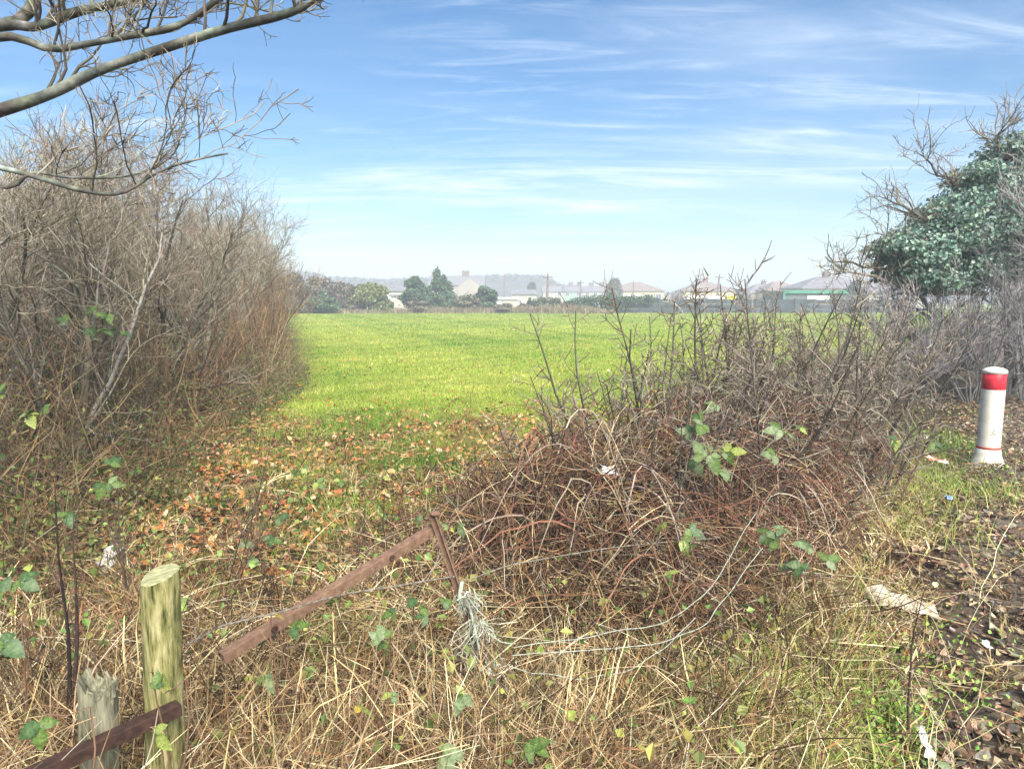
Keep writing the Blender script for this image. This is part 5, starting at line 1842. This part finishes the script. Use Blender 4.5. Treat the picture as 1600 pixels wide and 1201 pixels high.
    crown('round_tree', 'round-headed tree on a short trunk left of the cream house', 'tree', 957, 125, 432, 29, [(0.14, 0.14, 0.10), (0.18, 0.165, 0.13), (0.10, 0.11, 0.075)], 15, 9, 420, .3, False)
    crown('round_tree', 'small dark tree above the low grey-roofed house', 'tree', 831, 150, 438, 17, EV, 16, 7, 300, .32, False)
    crown('garden_tree', 'pale bare tree between the two cream and grey houses', 'tree', 1158, 120, 446, 28, [(0.20, 0.18, 0.16), (0.25, 0.22, 0.20)], 17, 7, 260, .24, False)
    crown('garden_tree', 'pale bare tree between the two cream hipped-roof houses', 'tree', 1056, 140, 452, 20, [(0.20, 0.18, 0.16), (0.25, 0.22, 0.20)], 18, 6, 240, .24, False)
    crown('garden_tree', 'faint tree rising above the grey-roofed house', 'tree', 1203, 150, 441, 30, [(0.20, 0.18, 0.16), (0.16, 0.16, 0.12)], 19, 6, 260, .3, False)
    crown('tall_poplar', 'narrow tree at the end of the wooded ridge', 'tree', 860, 290, 426, 7, [(0.12, 0.12, 0.10)], 20, 7, 160, .7, True)
    # ivy over the wall
    x, yv = X(944, 66.2), 66.2
    t = thing('ivy_mound', 'dark ivy spilling over the left end of the grey wall', 'ivy', (x, yv, float(gh(x, yv))))
    bl = [(X(p_, yv) - x, rng.normal(0, .12), zc, .9, .5, .5, 1) for p_, zc in [(900, 1.0), (914, 1.15), (928, 1.2), (944, 1.25), (960, 1.2), (974, 1.1), (948, .6), (962, .5), (920, .65), (985, 1.25), (1010, 1.3)]]
    leaf_cloud(rng, bl, 420, .15, EV, None, .8, .5).obj('leaves', M_FAR, t)
    P = grow(rng, np.stack([rng.uniform(-2, 2, 8), np.zeros(8), np.zeros(8)], -1), np.tile([0, -.1, 1.], (8, 1)), np.full(8, 1.2), 7, .25, .1)
    g = Geo()
    v, f = tube(P, np.full((8, 7), .02), 5)
    g.add(v, f, np.array([.12, .10, .08]))
    g.obj('stems', M_BARK, t)
    # dead bracken bank along the far side
    g = Geo()
    n = 15000
    x = rng.uniform(X(440, 65), X(960, 65), n)
    y = 64.6 + rng.random(n) * 2.2
    px = 800 + x / 65 * FPX
    hh = np.interp(px, [440, 560, 620, 700, 760, 850, 900, 960], [.5, .5, .55, .7, .6, .75, 1.0, .35]) * (1 + .3 * wave(x * .8, y))
    P = straws(rng, x, y, hh * rng.uniform(.5, 1.1, n), rng.uniform(.1, .9, n), 3)
    v, f = ribbon(P, np.full((n, 3), .022) * np.array([1, .8, .3]), norm(rdir(rng, n) * np.array([1, 1, .2])))
    g.add(v, f, rep(pal(rng, n, [(0.30, 0.24, 0.17), (0.22, 0.165, 0.12), (0.38, 0.32, 0.22), (0.16, 0.16, 0.075)]), 6))
    tag(g.obj('bracken_bank', M_STRAW), 'strip of dead bracken along the far edge of the field', 'dead bracken', kind='stuff')


build_village()


# ------------------------------------------------------------------ the air
def build_haze():
    m = bpy.data.materials.new('thin_mist')
    m.use_nodes = True
    nt = m.node_tree
    nt.nodes.clear()
    out = nt.nodes.new('ShaderNodeOutputMaterial')
    v = nt.nodes.new('ShaderNodeVolumePrincipled')
    v.inputs['Color'].default_value = (0.80, 0.88, 0.97, 1)
    v.inputs['Density'].default_value = 0.0037
    v.inputs['Anisotropy'].default_value = 0.0
    nt.links.new(v.outputs[0], out.inputs['Volume'])
    g = Geo()
    b, f = box((0, 0, 5.5), (3200, 3200, 21))
    g.add(b, f)
    o = g.obj('haze', m)
    tag(o, kind='stuff')


build_haze()
